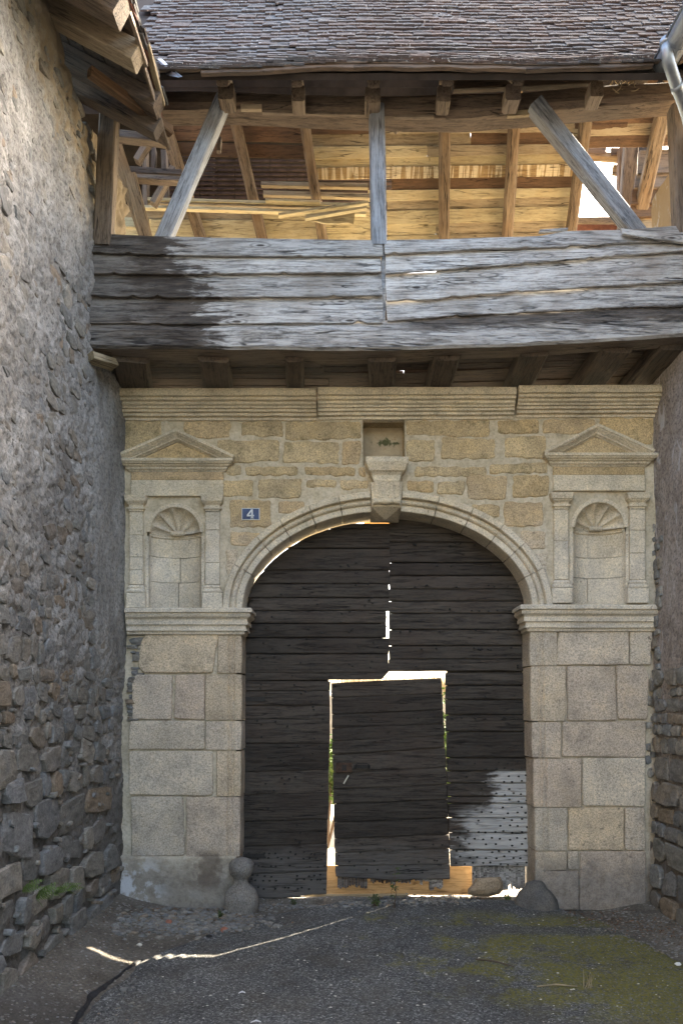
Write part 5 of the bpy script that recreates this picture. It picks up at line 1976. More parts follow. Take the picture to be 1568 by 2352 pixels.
lath((318, 459), (870, 474), 8.20, 6.5, 'yellow', 'topmost of the long pale laths crossing the roof at the left')
lath((318, 468), (860, 482), 8.22, 4, 'tan', 'thin dark lath just under the topmost pale one')
lath((322, 477), (840, 492), 8.16, 7, 'yellow', 'long pale lath third down in the stack at the left')
lath((600, 424), (845, 429), 8.35, 10, 'tan', 'upper brown lath left of the central post, over the dark gap')
lath((605, 446), (850, 452), 8.30, 11, 'tan', 'wide brown lath in the middle of the dark gap left of the central post')
lath((610, 461), (735, 466), 8.12, 5, 'yellow', 'short pale lath ending between two rafters left of the central post')
lath((640, 495), (845, 466), 8.05, 6, 'yellow', 'pale lath tilted up to the right towards the central post')
lath((700, 503), (842, 478), 8.0, 5, 'yellow', 'lowest tilted lath beside the torn board')
a = slab('torn_board', [(700, 490), (740, 482), (815, 474)], [(716, 506), (770, 515), (812, 512)], 8.1, 8.1, .02, M['yellow'], None, n=8, jb=.02, jt=.015)
tag(a, 'torn scrap of yellow board left of the central post', 'board')

# ---------------------------------------------------------------- front roof slope with its plain tiles
def sag(x):
    return .018 * math.sin(x * 1.9 + 1) + .012 * f1(x, 1.7, 3) + np.interp(x, [-1.8, -.6, .6, 1.7, 2.4, 3.5], [-.02, -.005, 0, .012, .055, .09])


def rp(s):        # point on the slope at distance s from the eave: y, z, angle
    s1 = .42; a1 = math.atan(1.06); a2 = math.atan(1.5)
    if s < s1:
        t = s / s1; a = lerp(a1, a2, t * .55)
        return 5.40 + s * math.cos(a1), 6.413 + s * math.sin(a1), a
    t = min(1, (s - s1) / .25); a = lerp(lerp(a1, a2, .55), a2, t)
    return 5.40 + s1 * math.cos(a1) + (s - s1) * math.cos(a2), 6.413 + s1 * math.sin(a1) + (s - s1) * math.sin(a2), a


RF = new_obj('roof', [(-1.9, rp(s)[0] + .02, rp(s)[1] - .035) for s in (0, .42, 2.9)] + [(3.9, rp(s)[0] + .02, rp(s)[1] - .035) for s in (0, .42, 2.9)] + [(-1.9, rp(s)[0] + .05, rp(s)[1] - .06) for s in (0, .42, 2.9)] + [(3.9, rp(s)[0] + .05, rp(s)[1] - .06) for s in (0, .42, 2.9)],
             [(0, 3, 4, 1), (1, 4, 5, 2), (6, 7, 10, 9), (7, 8, 11, 10), (0, 6, 9, 3)], M['dark'], TG)
# eaves fascia
for (xa, xb) in ((462, 812), (812, 1208), (1208, 1500)):
    ft = lambda x: HY - (6.413 + sag((x - CX) / F * 5.4) - EYE) / 5.38 * F + 1
    slab('eaves_board', [(x, ft(x)) for x in np.linspace(xa, xb, 7)], [(x, ft(x) + 10 + 1.5 * math.sin(x)) for x in np.linspace(xa, xb, 7)], 5.385, 5.375, .03, M['darkbrown'], TG, n=16)
for (xa, xb) in ((330, 640), (640, 1000), (1000, 1360), (1360, 1560)):
    slab('eaves_lath', [(x, ft(x) - 5) for x in np.linspace(xa, xb, 7)], [(x, ft(x) + 1) for x in np.linspace(xa, xb, 7)], 5.37, 5.37, .03, M['darkbrown'], TG, n=12)
bpy.context.view_layer.update()


def tile_mesh(seed, w=.15, l=.21, th=.013):
    r_ = random.Random(seed); nx_ = 4; vv = []; ff = []
    for k in range(nx_ + 1):
        x = (k / nx_ - .5) * w
        cv = -.0015 * (x / (w / 2)) ** 2 + r_.uniform(-.0012, .0012)
        e = r_.uniform(-.004, .004)
        vv += [(x, -0 + e, cv + th), (x, l, cv + th * .8), (x, l, cv), (x, 0 + e, cv)]
    for k in range(nx_):
        a = k * 4
        for j in range(4):
            ff.append((a + j, a + 4 + j, a + 4 + (j + 1) % 4, a + (j + 1) % 4))
    ff.append((3, 2, 1, 0)); b = nx_ * 4; ff.append((b, b + 1, b + 2, b + 3))
    me = bpy.data.meshes.new('tile'); me.from_pydata(vv, [], ff); me.update(); me.materials.append(M['tile'])
    return me, vv, ff


TM = [tile_mesh(k) for k in range(8)]
r = random.Random(14)
tl = []
EXP = .080
for c in range(0, 36):
    s = c * EXP - .035
    x = -1.95 + (.076 if c % 2 else 0) + r.uniform(-.01, .01)
    while x < 3.7:
        w = r.uniform(.149, .158)
        xc = x + w / 2; x += w
        y_, z_, a_ = rp(max(0, s))
        if s < 0: y_ += s * math.cos(a_); z_ += s * math.sin(a_)
        z_ += sag(xc)
        z_ += .012 * f1(c * .6 + 3, 1, 4) + .008 * f1(xc * 2 + c * .35, 1, 9)
        px_ = CX + xc / y_ * F; py_ = HY - (z_ - EYE) / y_ * F
        # the roof's left edge
        lim = np.interp(py_, [-200, 0, 12, 28, 60, 170], [560, 395, 366, 345, 338, 330])
        if px_ < lim: continue
        if r.random() < .006 and c > 1: continue
        jit = r.uniform(-.006, .008); rz = r.uniform(-.014, .014); lift = r.uniform(0, .005)
        slip = -.035 if r.random() < .02 else 0
        Mx = Matrix.Translation((xc, y_ - math.sin(a_) * (.012 + lift), z_ + math.cos(a_) * (.012 + lift))) @ Matrix.Rotation(a_ - .10 + r.uniform(-.03, .03), 4, 'X') @ Matrix.Translation((0, jit + slip, 0)) @ Matrix.Rotation(rz, 4, 'Z') @ Matrix.Rotation(r.uniform(-.012, .012), 4, 'Y')
        vis = 340 < px_ < 1560 and py_ > -10
        tl.append((0 if vis else 1, c, abs(xc - .5), Mx, r.randrange(8)))
tl.sort(key=lambda q: (q[0], q[1], q[2]))
mb = MB()
rw = WLOC[RF.name]
for k, (_, c, _, Mx, mi) in enumerate(tl):
    me, vv, ff = TM[mi]
    if k < 300:
        o_ = bpy.data.objects.new('tile', me)
        COL.objects.link(o_)
        o_.parent = RF
        o_.matrix_basis = Matrix.Translation(-rw) @ Mx
    else:
        mb.add([Mx @ Vector(q) for q in vv], ff)
mb.build('upper_tiles', M['tile'], RF, kind='stuff')
# ridge-like hip tiles at the left edge
for k in range(7):
    px_ = lerp(352, 402, k / 6); py_ = lerp(26, -4, (k / 6) ** .7)
    y_ = 6.75 + .02 * k
    c = P(px_ - 6, py_ + 2, y_)
    v, f = box_vf(-.085, .085, -.05, .10, -.012, .012)
    mm = Matrix.Translation(c) @ Matrix.Rotation(.9, 4, 'X') @ Matrix.Rotation(-.5 + k * .05, 4, 'Y')
    new_obj('hip_tile', [mm @ Vector(q) for q in v], f, M['tile'], RF)

# ---------------------------------------------------------------- eaves of the left house
EX, EZ = -1.27, 6.16
def eave_slope(x, y): return EZ + (EX - x) * .52
def leaf_raft(Y, x1, m, w=.14, h=.14, z=0, yaw=0, x0=-2.3, drop=0):
    p0 = Vector((x0, Y + yaw * (x0 - x1), eave_slope(x0, Y) - h / 2 - .04 + z)); p1 = Vector((x1, Y, eave_slope(x1, Y) - h / 2 - .04 + z - drop))
    return beam('rafter_tail', p0, p1, w, h, M[m], LH, seg=5, wob=.006, ch=.05, ragged=.004)


leaf_raft(4.97, -1.36, 'lightbeam', .13, .135, z=.02, drop=.02)
leaf_raft(4.60, -1.36, 'darkbrown', .14, .15, z=.0, drop=.03)
leaf_raft(4.25, -1.36, 'oldbrown', .14, .15)
leaf_raft(3.85, -1.36, 'oldbrown', .14, .15)
leaf_raft(5.40, -1.33, 'darkbrown', .13, .12, z=.03)
leaf_raft(5.52, -1.36, 'darkbrown', .10, .12, z=-.07, drop=.0)
beam('eaves_purlin', (-1.75, 5.15, 6.16), (-1.30, 5.65, 6.13), .06, .07, M['brownboard'], LH, seg=3)
beam('eaves_purlin', P(155, 172, 5.5), P(345, 178, 5.5), .05, .08, M['brownboard'], LH, seg=3)
# eaves batten running away from the camera
for a_, b_ in (((4.0, 0), (5.08, .01)), ((5.06, .0), (5.75, -.06))):
    beam('eaves_batten', (EX - .09, a_[0], EZ + .0 + a_[1]), (EX - .07, b_[0], EZ - .02 + b_[1]), .022, .045, M['oldbrown'], LH, seg=4, wob=.006)
beam('eaves_batten', P(338, 100, 5.05), P(374, 240, 5.45), .04, .03, M['tan'], LH, seg=4, wob=.006)
# soffit boards
r = random.Random(31)
x = EX - .10
while x > -2.6:
    w = r.uniform(.10, .17)
    z_ = eave_slope(x, 0) + .005
    z2 = eave_slope(x - w, 0) + .005
    v = [(x, 2.5, z_), (x - w + .006, 2.5, z2), (x - w + .006, 5.95, z2), (x, 5.95, z_)]
    v += [(a_, b_, c_ + .02) for a_, b_, c_ in v]
    new_obj('soffit_board', v, [(0, 3, 2, 1), (4, 5, 6, 7), (0, 1, 5, 4), (1, 2, 6, 5), (2, 3, 7, 6), (3, 0, 4, 7)], M['darkbrown'], LH)
    x -= w
# roof over it
v = [(EX - .12, -9, EZ + .13), (EX - .12, 5.95, EZ + .13), (-5, 5.95, EZ + .06 + .55 * (5 + EX)), (-5, -9, EZ + .06 + .55 * (5 + EX))]
v += [(a_, b_, c_ + .05) for a_, b_, c_ in v]
new_obj('house_roof', v, [(0, 1, 2, 3), (7, 6, 5, 4), (0, 4, 5, 1), (1, 5, 6, 2), (2, 6, 7, 3), (3, 7, 4, 0)], M['roofback'], LH)
# edge tiles
r = random.Random(8)
k = 0
y = 3.4
while y < 5.42:
    for lay in range(3):
        w = .155
        v, f = box_vf(-.11, .11, -w / 2, w / 2, -.007, .007)
        mm = Matrix.Translation((EX - .175 + r.uniform(-.02, .02) + .012 * lay, y + r.uniform(-.01, .01) + .05 * lay, EZ + .12 + .018 * lay + r.uniform(-.004, .006))) @ Matrix.Rotation(r.uniform(-.08, .08) + .42, 4, 'Y') @ Matrix.Rotation(r.uniform(-.1, .1), 4, 'Z') @ Matrix.Rotation(r.uniform(-.05, .05), 4, 'X')
        new_obj('edge_tile', [mm @ Vector(q) for q in v], f, M['tile'] if r.random() < .8 else M['roofback'], LH)
    y += .125
# scrap of zinc where the two roofs meet
vv = [P(362, 135, 5.45), P(383, 172, 5.42), P(410, 178, 5.35), P(419, 176, 5.30), P(398, 160, 5.42), P(372, 135, 5.5)]
vv2 = [q + Vector((0, .004, .004)) for q in vv]
o_ = new_obj('zinc_flashing', vv + vv2, [(0, 1, 2, 3, 4, 5), (11, 10, 9, 8, 7, 6)] + [(i_, (i_ + 1) % 6, 6 + (i_ + 1) % 6, 6 + i_) for i_ in range(6)], M['zinc'], LH)

# ---------------------------------------------------------------- zinc gutter and downpipe of the right house
def gut(Y): return np.interp(Y, [3.9, 5.5], [2.43, 2.40]), np.interp(Y, [3.9, 5.5], [6.56, 6.50])
rings = []
GZ = None
N = 18
g0 = P(1524, 146, 5.45); g1 = Vector((g0.x + .12, 3.6, g0.z + .06))
R = .085
for i_ in range(N + 1):
    t = i_ / N
    c = lerp(g0, g1, t)
    ring = []
    for k in range(13):
        a = math.pi * k / 12
        ring.append((c.x - R * math.cos(a), c.y, c.z - R * math.sin(a)))
    for k in range(13):
        a = math.pi * (12 - k) / 12
        ring.append((c.x - (R - .004) * math.cos(a), c.y, c.z - (R - .004) * math.sin(a)))
    rings.append(ring)
v, f = rings_vf(rings)
new_obj('gutter', v, f, M['zinc'], RH, smooth=False)
v = [(g0.x - R * math.cos(math.pi * k / 12), g0.y + .002, g0.z - R * math.sin(math.pi * k / 12)) for k in range(13)]
v += [(a_, b_ + .004, c_) for a_, b_, c_ in v]
new_obj('gutter_end', v, [tuple(range(13)), tuple(reversed(range(13, 26)))] + [(k, k + 1, k + 14, k + 13) for k in range(12)] , M['zinc'], RH)
mb = MB()
tube(mb, [Vector((g0.x - R - .004, 5.452, g0.z + .002)), Vector((g1.x - R - .004, 3.6, g1.z + .002))], .008, 8)
mb.build('gutter_bead', M['zinc'], RH, True)
for yy in (5.27, 4.55):
    t = (g0.y - yy) / (g0.y - g1.y); c = lerp(g0, g1, t)
    rr_ = []
    for q in (0, .022):
        rr_.append([(c.x - (R + .004) * math.cos(math.pi * k / 10), yy - q, c.z - (R + .004) * math.sin(math.pi * k / 10)) for k in range(11)] + [(c.x - (R - .001) * math.cos(math.pi * (10 - k) / 10), yy - q, c.z - (R - .001) * math.sin(math.pi * (10 - k) / 10)) for k in range(11)])
    v, f = rings_vf(rr_); new_obj('gutter_joint', v, f, M['zinc'], RH)
dp = [P(1529, 92, 5.28), P(1530, 118, 5.28), P(1534, 140, 5.30), P(1540, 160, 5.34), P(1552, 195, 5.42), P(1566, 232, 5.5), P(1576, 262, 5.6), P(1590, 330, 5.7), P(1592, 800, 5.7)]
mb = MB(); tube(mb, dp, .041, 14)
mb.build('downpipe', M['zinc'], RH, True)
for i_ in (0, 4):
    mb = MB(); d_ = (dp[i_ + 1] - dp[i_]).normalized(); tube(mb, [dp[i_] - d_ * .004, dp[i_] + d_ * .035], .045, 14)
    mb.build('pipe_collar', M['zinc'], RH, True)
# its roof edge and rafters
v = [(g0.x - .01, -3, g0.z + .08), (g0.x - .01, 5.5, g0.z + .03), (6, 5.5, g0.z + 2.1), (6, -3, g0.z + 2.1)]
v += [(a_, b_, c_ + .06) for a_, b_, c_ in v]
new_obj('house_roof', v, [(0, 1, 2, 3), (7, 6, 5, 4), (0, 4, 5, 1), (1, 5, 6, 2), (2, 6, 7, 3), (3, 7, 4, 0)], M['roofback'], RH)
for yy in (5.38, 4.95, 4.5, 4.0):
    beam('rafter_tail', (g0.x + .06, yy, g0.z + .01), (g0.x + 1.2, yy, g0.z + .60), .10, .12, M['oldbrown'], RH, seg=3)
beam('eaves_beam', P(1560, 145, 5.6), P(1700, 120, 5.6), .14, .16, M['oldbrown'], RH, seg=3)
beam('eaves_beam', P(1470, 190, 5.9), P(1462, 150, 5.9), .12, .12, M['oldbrown'], TG, seg=2)
beam('eaves_beam', P(1500, 186, 6.1), P(1470, 140, 6.0), .10, .12, M['brownboard'], TG, seg=2)
beam('eaves_beam', P(1040, 200, 5.95), P(1370, 188, 5.95), .06, .07, M['darkbrown'], TG, seg=6)
mb = MB(); r = random.Random(2)
for k in range(40):
    p = P(r.uniform(1400, 1470), r.uniform(165, 205), 5.8 + r.random() * .2)
    q = p + Vector((r.uniform(-.07, .07), r.uniform(-.05, .05), r.uniform(-.12, .05)))
    tube(mb, [p, lerp(p, q, .5) + Vector((r.uniform(-.02, .02), 0, r.uniform(-.02, .02))), q], .003, 3)
nst = mb.build('bird_nest', M['stalk'], None, kind='stuff')
nst['label'] = 'old straw nest caught under the eaves near the gutter'
nst['category'] = 'nest'
# ---------------------------------------------------------------- behind the gate
cw = thing('courtyard_wall', 'low pale wall beyond the courtyard glimpsed through the gate cracks', 'wall', (1, 17, 0))
v, f = box_vf(-9, 12, 17, 17.3, -.3, 2.0); new_obj('masonry', v, f, M['court_wall'], cw)
v, f = box_vf(-9.1, 12.1, 16.93, 17.37, 2.0, 2.1); new_obj('coping', v, f, M['court_wall'], cw)

def bush(name, label, c, rx, ry, rz, n, seed, mat='leaf_back', ls=.05):
    r_ = random.Random(seed)
    b = thing(name, label, 'bush', (c[0], c[1], 0))
    mb = MB()
    for k in range(5):
        a = r_.random() * 6.28
        p0 = Vector((c[0], c[1], -.05)); p1 = Vector((c[0] + rx * .6 * math.cos(a), c[1] + ry * .6 * math.sin(a), c[2] + rz * .5))
        tube(mb, [p0, lerp(p0, p1, .5) + Vector((.03, .02, .05)), p1], [.018, .012, .005], 5)
    mb.build('stem', M['twig'], b)
    mb = MB()
    for k in range(n):
        while True:
            q = Vector((r_.uniform(-1, 1), r_.uniform(-1, 1), r_.uniform(-1, 1)))
            if q.length < 1: break
        q = q * (.75 + .35 * r_.random())
        p = Vector((c[0] + q.x * rx, c[1] + q.y * ry, max(.02, c[2] + q.z * rz)))
        s = ls * r_.uniform(.6, 1.3)
        e = Euler((r_.uniform(-1, 1), r_.uniform(-1, 1), r_.uniform(0, 6.28))).to_matrix()
        mb.add([p + e @ Vector(d_) for d_ in ((-s, 0, 0), (0, -s * .45, s * .1), (s, 0, 0), (0, s * .45, s * .1))], [(0, 1, 2, 3)])
    mb.build('foliage', M[mat], b, kind='stuff')


bush('shrub', 'green shrub in the courtyard seen through the crack left of the wicket', (-.18, 9.2, .95), .7, .5, .42, 2600, 1)
bush('shrub', 'green shrub in the courtyard seen through the crack right of the wicket', (1.35, 9.0, 1.2), .65, .5, .75, 2600, 2)
# grass on a bank seen over the wicket
mb = MB(); r = random.Random(5)
for k in range(1500):
    x = r.uniform(.0, 1.7); y = 11 + r.uniform(-.4, .4); z = 1.93 + r.uniform(-.08, .06)
    h = r.uniform(.10, .34); d_ = r.uniform(-.12, .12)
    mb.add([(x, y, z), (x + .010, y, z), (x + d_ + .004, y + .01, z + h)], [(0, 1, 2)])
g = mb.build('bank_grass', M['stalk'], None, kind='stuff'); g['label'] = 'dry grass on the bank seen over the wicket door'; g['category'] = 'grass'
n = 20
o = grid_obj('grass_bank', -3, 6, 10.4, 13, .2, lambda x, y: 1.93 * np.clip((y - 10.3) / .5, 0, 1) + .05 * fbm(x, y, 2, 3, 7), M['gravel']); o['kind'] = 'structure'

# ---------------------------------------------------------------- small things on the ground
def gz(x, y):
    return max(float(ground_z(np.array(x), np.array(y))), float(asph_z(np.array(x), np.array(y))))


def gp(px_, py_):
    """where the ground is met in that direction"""
    Y = EYE * F / (py_ - HY)
    for _ in range(6):
        X = (px_ - CX) / F * Y
        Y = (EYE - gz(X, Y)) * F / (py_ - HY)
    return Vector(((px_ - CX) / F * Y, Y, gz((px_ - CX) / F * Y, Y)))


def rock(mb, c, s, seed, sq=(1, 1, .6)):
    r_ = random.Random(seed); rings = []
    n = 7
    for (k, z) in [(.55, -.9), (1, -.3), (.95, .35), (.5, .85)]:
        rings.append([(c[0] + s * sq[0] * k * math.cos(2 * math.pi * j / n + z * .3) * r_.uniform(.75, 1.15), c[1] + s * sq[1] * k * math.sin(2 * math.pi * j / n + z * .3) * r_.uniform(.75, 1.15), c[2] + s * sq[2] * z * r_.uniform(.8, 1.1)) for j in range(n)])
    v, f = rings_vf(rings); mb.add(v, f)


# boulder wedged under the right leaf
r = random.Random(4)
c = P(1115, 2036, 6.58)
rings = []
out = [(1073, 2054), (1074, 2042), (1087, 2027), (1091, 2017), (1120, 2015), (1148, 2014), (1154, 2024), (1155, 2044), (1146, 2054), (1120, 2060), (1092, 2059)]
cc = [(q[0] - 1115, q[1] - 2037) for q in out]
for (k, dy) in [(.55, .10), (.9, .07), (1.0, .02), (.97, -.03), (.82, -.07), (.4, -.088)]:
    rings.append([P(1115 + a_ * k, 2037 + b_ * k - (3 if dy < -.05 else 0), 6.58 + dy + r.uniform(-.004, .004)) for a_, b_ in cc])
v, f = rings_vf(rings)
b = new_obj('boulder', v, [tuple(reversed(q)) for q in f], M['boulder'], None)
tag(b, 'tan rounded boulder wedged under the bleached corner of the right gate leaf', 'boulder')
# brick
c = gp(1294, 2073)
v, f = box_vf(-.062, .062, -.05, .05, -.015, .062)
mm = Matrix.Translation(c) @ Matrix.Rotation(-.25, 4, 'Z') @ Matrix.Rotation(.10, 4, 'Y')
b = new_obj('brick', [mm @ Vector(q) for q in v], f, M['brick'], None)
tag(b, 'red half brick lying at the foot of the right pier', 'brick')
bm_ = b.modifiers.new('bevel', 'BEVEL'); bm_.width = .006; bm_.segments = 2
for k, (x, y, s, lab) in enumerate([(392, 2171, .034, 'reddish brick shard at the left of the rubble heap'), (523, 2186, .034, 'reddish brick shard at the right of the rubble heap')]):
    y = [2122, 2140][k]; x = [388, 515][k]
    c = gp(x, y); mb = MB(); rock(mb, c + Vector((0, 0, .012)), s, k + 5, (1, .8, .8)); b = mb.build('brick_shard', M['brick'], None); tag(b, lab, 'brick')
for k, (x, y, s, m, lab) in enumerate([(321, 2172, .020, 'court_wall', 'white pebble on the dirt left of the lane'), (1556, 2217, .022, 'paper', 'white pebble at the right edge by the moss'), (455, 2158, .028, 'rubble', 'grey stone at the edge of the asphalt below the heap'),
                                        (284, 2275, .022, 'rubble', 'pale stone in the dark crack along the asphalt edge'), (480, 2152, .022, 'iron', 'black lump beside the asphalt edge')]):
    c = gp(x, y); mb = MB(); rock(mb, c + Vector((0, 0, .008)), s, k + 15, (1.1, .8, .6)); b = mb.build('pebble', M[m], None); tag(b, lab, 'stone')
# heap of rubble and leaf litter at the foot of the left pier
mb = MB(); r = random.Random(17)
for k in range(1500):
    px_ = r.gauss(430, 95); py_ = r.gauss(2118, 17)
    if not (262 < px_ < 640 and 2085 < py_ < 2165): continue
    if py_ > 2165 - (px_ - 300) * .1: continue
    c = gp(px_, py_)
    if c.y > 6.46: c.y = 6.46
    rock(mb, (c.x, c.y, gz(c.x, c.y) + .003), r.choice([.006, .009, .012, .018, .026]) * r.uniform(.7, 1.3), k, (1.2, .9, .6))
o = mb.build('rubble_heap', M['rubble'], None, kind='stuff'); o['label'] = 'heap of broken stone and litter against the left pier'; o['category'] = 'rubble'
mb = MB(); r = random.Random(27)
for k in range(700):
    px_ = r.uniform(560, 1100); py_ = r.gauss(2082 - (px_ - 600) * .03, 5)
    c = gp(px_, max(py_, 2060))
    rock(mb, (c.x, min(c.y, 6.85), gz(c.x, min(c.y, 6.65)) + .002), r.choice([.005, .007, .010, .016]) * r.uniform(.7, 1.3), k, (1.2, .9, .6))
for k in range(900):
    px_ = r.uniform(1310, 1600); py_ = r.uniform(2080, 2200)
    if py_ < 2075 + (px_ - 1300) * .12 or py_ > 2120 + (px_ - 1300) * .32: continue
    c = gp(px_, py_)
    rock(mb, (c.x, c.y, c.z + .002), r.choice([.004, .006, .009]) * r.uniform(.7, 1.4), k, (1.3, .9, .5))
for k in range(500):
    c = gp(r.uniform(0, 330), r.uniform(2120, 2352)); rock(mb, (c.x, c.y, c.z + .001), r.choice([.003, .004, .007]) * r.uniform(.7, 1.4), k, (1.3, .9, .5))
o = mb.build('loose_grit', M['rubble'], None, kind='stuff'); o['label'] = 'loose grit along the gate foot and pavement edges'; o['category'] = 'grit'
mb = MB()
for k in range(260):
    c = gp(r.uniform(330, 1568), r.uniform(2100, 2350)); rock(mb, (c.x, c.y, c.z + .001), r.choice([.002, .003, .005]) * r.uniform(.7, 1.4), k, (1.4, .9, .5))
o = mb.build('pale_chips', M['court_wall'], None, kind='stuff'); o['label'] = 'scattered pale chips on the dark asphalt'; o['category'] = 'chips'
mb = MB(); r = random.Random(41)
for k in range(900):
    if r.random() < .55:
        px_, py_ = r.gauss(420, 90), r.gauss(2112, 16)
    else:
        px_ = r.uniform(1300, 1568); py_ = r.gauss(2100 + (px_ - 1300) * .16, 14)
    if py_ < 2078: continue
    c = gp(px_, py_)
    if c.y > 6.44: continue
    e = Euler((r.uniform(-.5, .5), r.uniform(-.5, .5), r.uniform(0, 6.28))).to_matrix(); s = r.uniform(.006, .018)
    c = c + Vector((0, 0, .008))
    mb.add([c + e @ Vector(v_) for v_ in ((-s, 0, 0), (0, -s * .5, .002), (s, 0, 0), (0, s * .5, .002))], [(0, 1, 2, 3)])
o = mb.build('leaf_litter', M['deadleaf'], None, kind='stuff'); o['label'] = 'brown leaf litter blown against both piers'; o['category'] = 'leaves'
# bitumen run along the asphalt's left edge
vv = []; ff = []; r = random.Random(6)
n = 60
for k in range(n + 1):
    y = lerp(3.6, 5.2, k / n)
    xe = float(np.interp(y, [a[0] for a in AEDGE], [a[1] for a in AEDGE])) - .03 + .02 * f1(y, 4, 3)
    wd = .026 + .030 * f1(y, 5, 8) + .012 * f1(y, 22, 9)
    for j, (q, hgt) in enumerate([(-1, -.03), (-.6, .004), (0, .014), (.6, .010), (1, -.02)]):
        xx = xe + q * wd
        vv.append((xx, y, gz(xx, y) + hgt + .002 * f1(y * 9 + j, 1, j)))
for k in range(n):
    for j in range(4):
        q = k * 5 + j
        ff.append((q, q + 1, q + 6, q + 5))
o = new_obj('bitumen_edge', vv, ff, M['bitumen'], None, smooth=True); o['kind'] = 'structure'
# litter: sticks and scraps
for (a_, b_, rad, m, lab) in [((1232, 2268), (1325, 2268), .006, 'stalk', 'pale dry stick lying on the mossy asphalt'), ((1092, 2205), (1180, 2222), .006, 'twig', 'dark bent twig on the moss in the middle of the lane')]:
    p = gp(*a_); q = gp(*b_); mb = MB()
    mid = lerp(p, q, .5); mid.z = gz(mid.x, mid.y)
    tube(mb, [p + Vector((0, 0, .006)), mid + Vector((0, .02, .012)), q + Vector((0, 0, .006))], [rad * .7, rad, rad * .5], 5)
    o = mb.build('stick', M[m], None); tag(o, lab, 'stick')
for (x, y, sx, sy, lab) in [(556, 2282, .022, .010, 'scrap of pale blue paper on the asphalt, lower left'), (588, 2349, .03, .008, 'thin white scrap near the lower edge of the lane')]:
    c = gp(x, y)
    vv = [(c.x - sx, c.y - sy, c.z + .004), (c.x, c.y - sy * .6, c.z + .012), (c.x + sx, c.y - sy * .3, c.z + .005), (c.x + sx * .8, c.y + sy, c.z + .006), (c.x, c.y + sy, c.z + .014), (c.x - sx * .9, c.y + sy * .8, c.z + .004)]
    vv += [(a_, b_, c_ - .002) for a_, b_, c_ in vv]
    o = new_obj('scrap', vv, [(0, 1, 4, 5), (1, 2, 3, 4), (11, 10, 7, 6), (10, 9, 8, 7)] + [(i_, (i_ + 1) % 6, 6 + (i_ + 1) % 6, 6 + i_) for i_ in range(6)], M['paper'], None)
    tag(o, lab, 'paper')


# ferns on the left wall
def fern(root, n, L, seed, label, parent=None):
    r_ = random.Random(seed)
    t_ = thing('fern', label, 'fern', tuple(root), 'ferns rooted in the left wall')
    for k in range(n):
        a = lerp(-1.2, 1.25, k / max(1, n - 1)) + r_.uniform(-.15, .15)
        l = L * 1.3 * r_.uniform(.7, 1.1)
        dir_ = Vector((.55 * math.cos(a * .6), math.sin(a), .85 * math.cos(a) + .25)).normalized()
        mb = MB(); N_ = 9
        prev = None; pts_ = []
        for i_ in range(N_ + 1):
            t = i_ / N_
            p = root + dir_ * l * t + Vector((.04 * t * t, 0, -.6 * l * t * t * .7))
            pts_.append(p)
        tube(mb, pts_, [.0015] * len(pts_), 3)
        for i_ in range(1, N_ + 1):
            t = i_ / N_
            tg = (pts_[i_] - pts_[i_ - 1]).normalized()
            sd = tg.cross(Vector((1, 0, .3))).normalized()
            wl_ = .032 * math.sin(math.pi * (t * .85 + .12)) * (L / .13)
            for sg in (-1, 1):
                p = pts_[i_]
                tip = p + sd * sg * wl_ + tg * wl_ * .35 + Vector((.004, 0, -.003))
                mb.add([p, p + tg * .005 + sd * sg * wl_ * .4, tip, p - tg * .005 + sd * sg * wl_ * .4], [(0, 1, 2, 3)])
        mb.build('frond', M['fern'], t_)


def wall_pt(px_, py_, X=-1.90):
    Y = X * F / (px_ - CX); return P(px_, py_, Y)


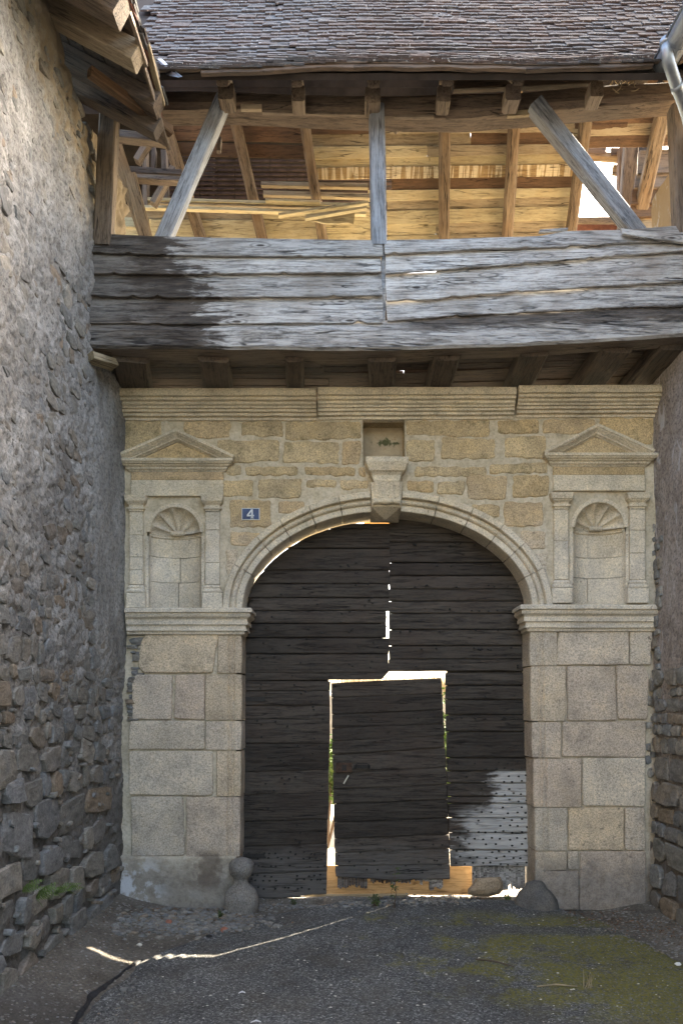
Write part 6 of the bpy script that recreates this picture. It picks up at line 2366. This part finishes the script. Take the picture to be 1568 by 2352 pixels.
fern(wall_pt(72, 2064) + Vector((.03, 0, 0)), 7, .15, 1, 'largest green fern on the left wall foot')
fern(wall_pt(40, 2048) + Vector((.03, 0, 0)), 4, .11, 2, 'fern at the far left, growing sideways from the left wall')
fern(wall_pt(116, 2052) + Vector((.03, 0, 0)), 5, .10, 3, 'fern in the middle, just right of the largest one')
fern(wall_pt(145, 2046) + Vector((.03, 0, 0)), 4, .09, 4, 'small fern rightmost on the left wall')


def weed(root, H, nb, seed, label, ls=.02, mat='weed', spread=.6):
    r_ = random.Random(seed)
    t_ = thing('weed', label, 'weed', tuple(root))
    mb = MB(); lb = MB()
    for k in range(nb):
        a = r_.uniform(0, 6.28); l = H * r_.uniform(.6, 1.05)
        d_ = Vector((math.cos(a) * spread * r_.uniform(.2, 1), math.sin(a) * spread * .5, 1)).normalized()
        pts_ = [root + d_ * l * t + Vector((.02 * math.sin(t * 5 + k), 0, 0)) for t in (0, .35, .7, 1)]
        tube(mb, pts_, [.003, .002, .0015, .001], 4)
        for j in range(5):
            t = .3 + .16 * j; p = root + d_ * l * min(1, t)
            for q in range(2):
                e = Euler((r_.uniform(-.6, .6), r_.uniform(-.6, .6), r_.uniform(0, 6.28))).to_matrix()
                s = ls * r_.uniform(.6, 1.2)
                lb.add([p + e @ Vector(v_) for v_ in ((0, 0, 0), (s, -s * .35, s * .3), (s * 2, 0, s * .1), (s, s * .35, s * .3))], [(0, 1, 2, 3)])
    mb.build('stem', M['twig'], t_); lb.build('leaves', M[mat], t_)


weed(gp(902, 2086) , .36, 3, 2, 'tall spindly weed in front of the wicket door', .024, spread=.35)
weed(gp(862, 2082), .12, 6, 3, 'low leafy weed left of the tall one at the gate foot', .022)
weed(gp(676, 2080), .07, 5, 4, 'tiny green weed under the left gate leaf', .015)
weed(gp(508, 2108), .06, 6, 5, 'little weed tuft on the rubble heap', .013)
weed(gp(1165, 2066), .08, 7, 6, 'pale green sprig beside the boulder under the right leaf', .015, 'fern')
mb = MB(); r = random.Random(3)
for k in range(16):
    p = gp(1345 + r.uniform(-14, 14), 2268 + r.uniform(-4, 3)); h = r.uniform(.05, .13); d_ = r.uniform(-.05, .05)
    mb.add([p, p + Vector((.004, 0, 0)), p + Vector((d_ + .002, 0, h))], [(0, 1, 2)])
o = mb.build('grass_tuft', M['stalk'], None); tag(o, 'thin dry grass tuft growing from the moss', 'grass')
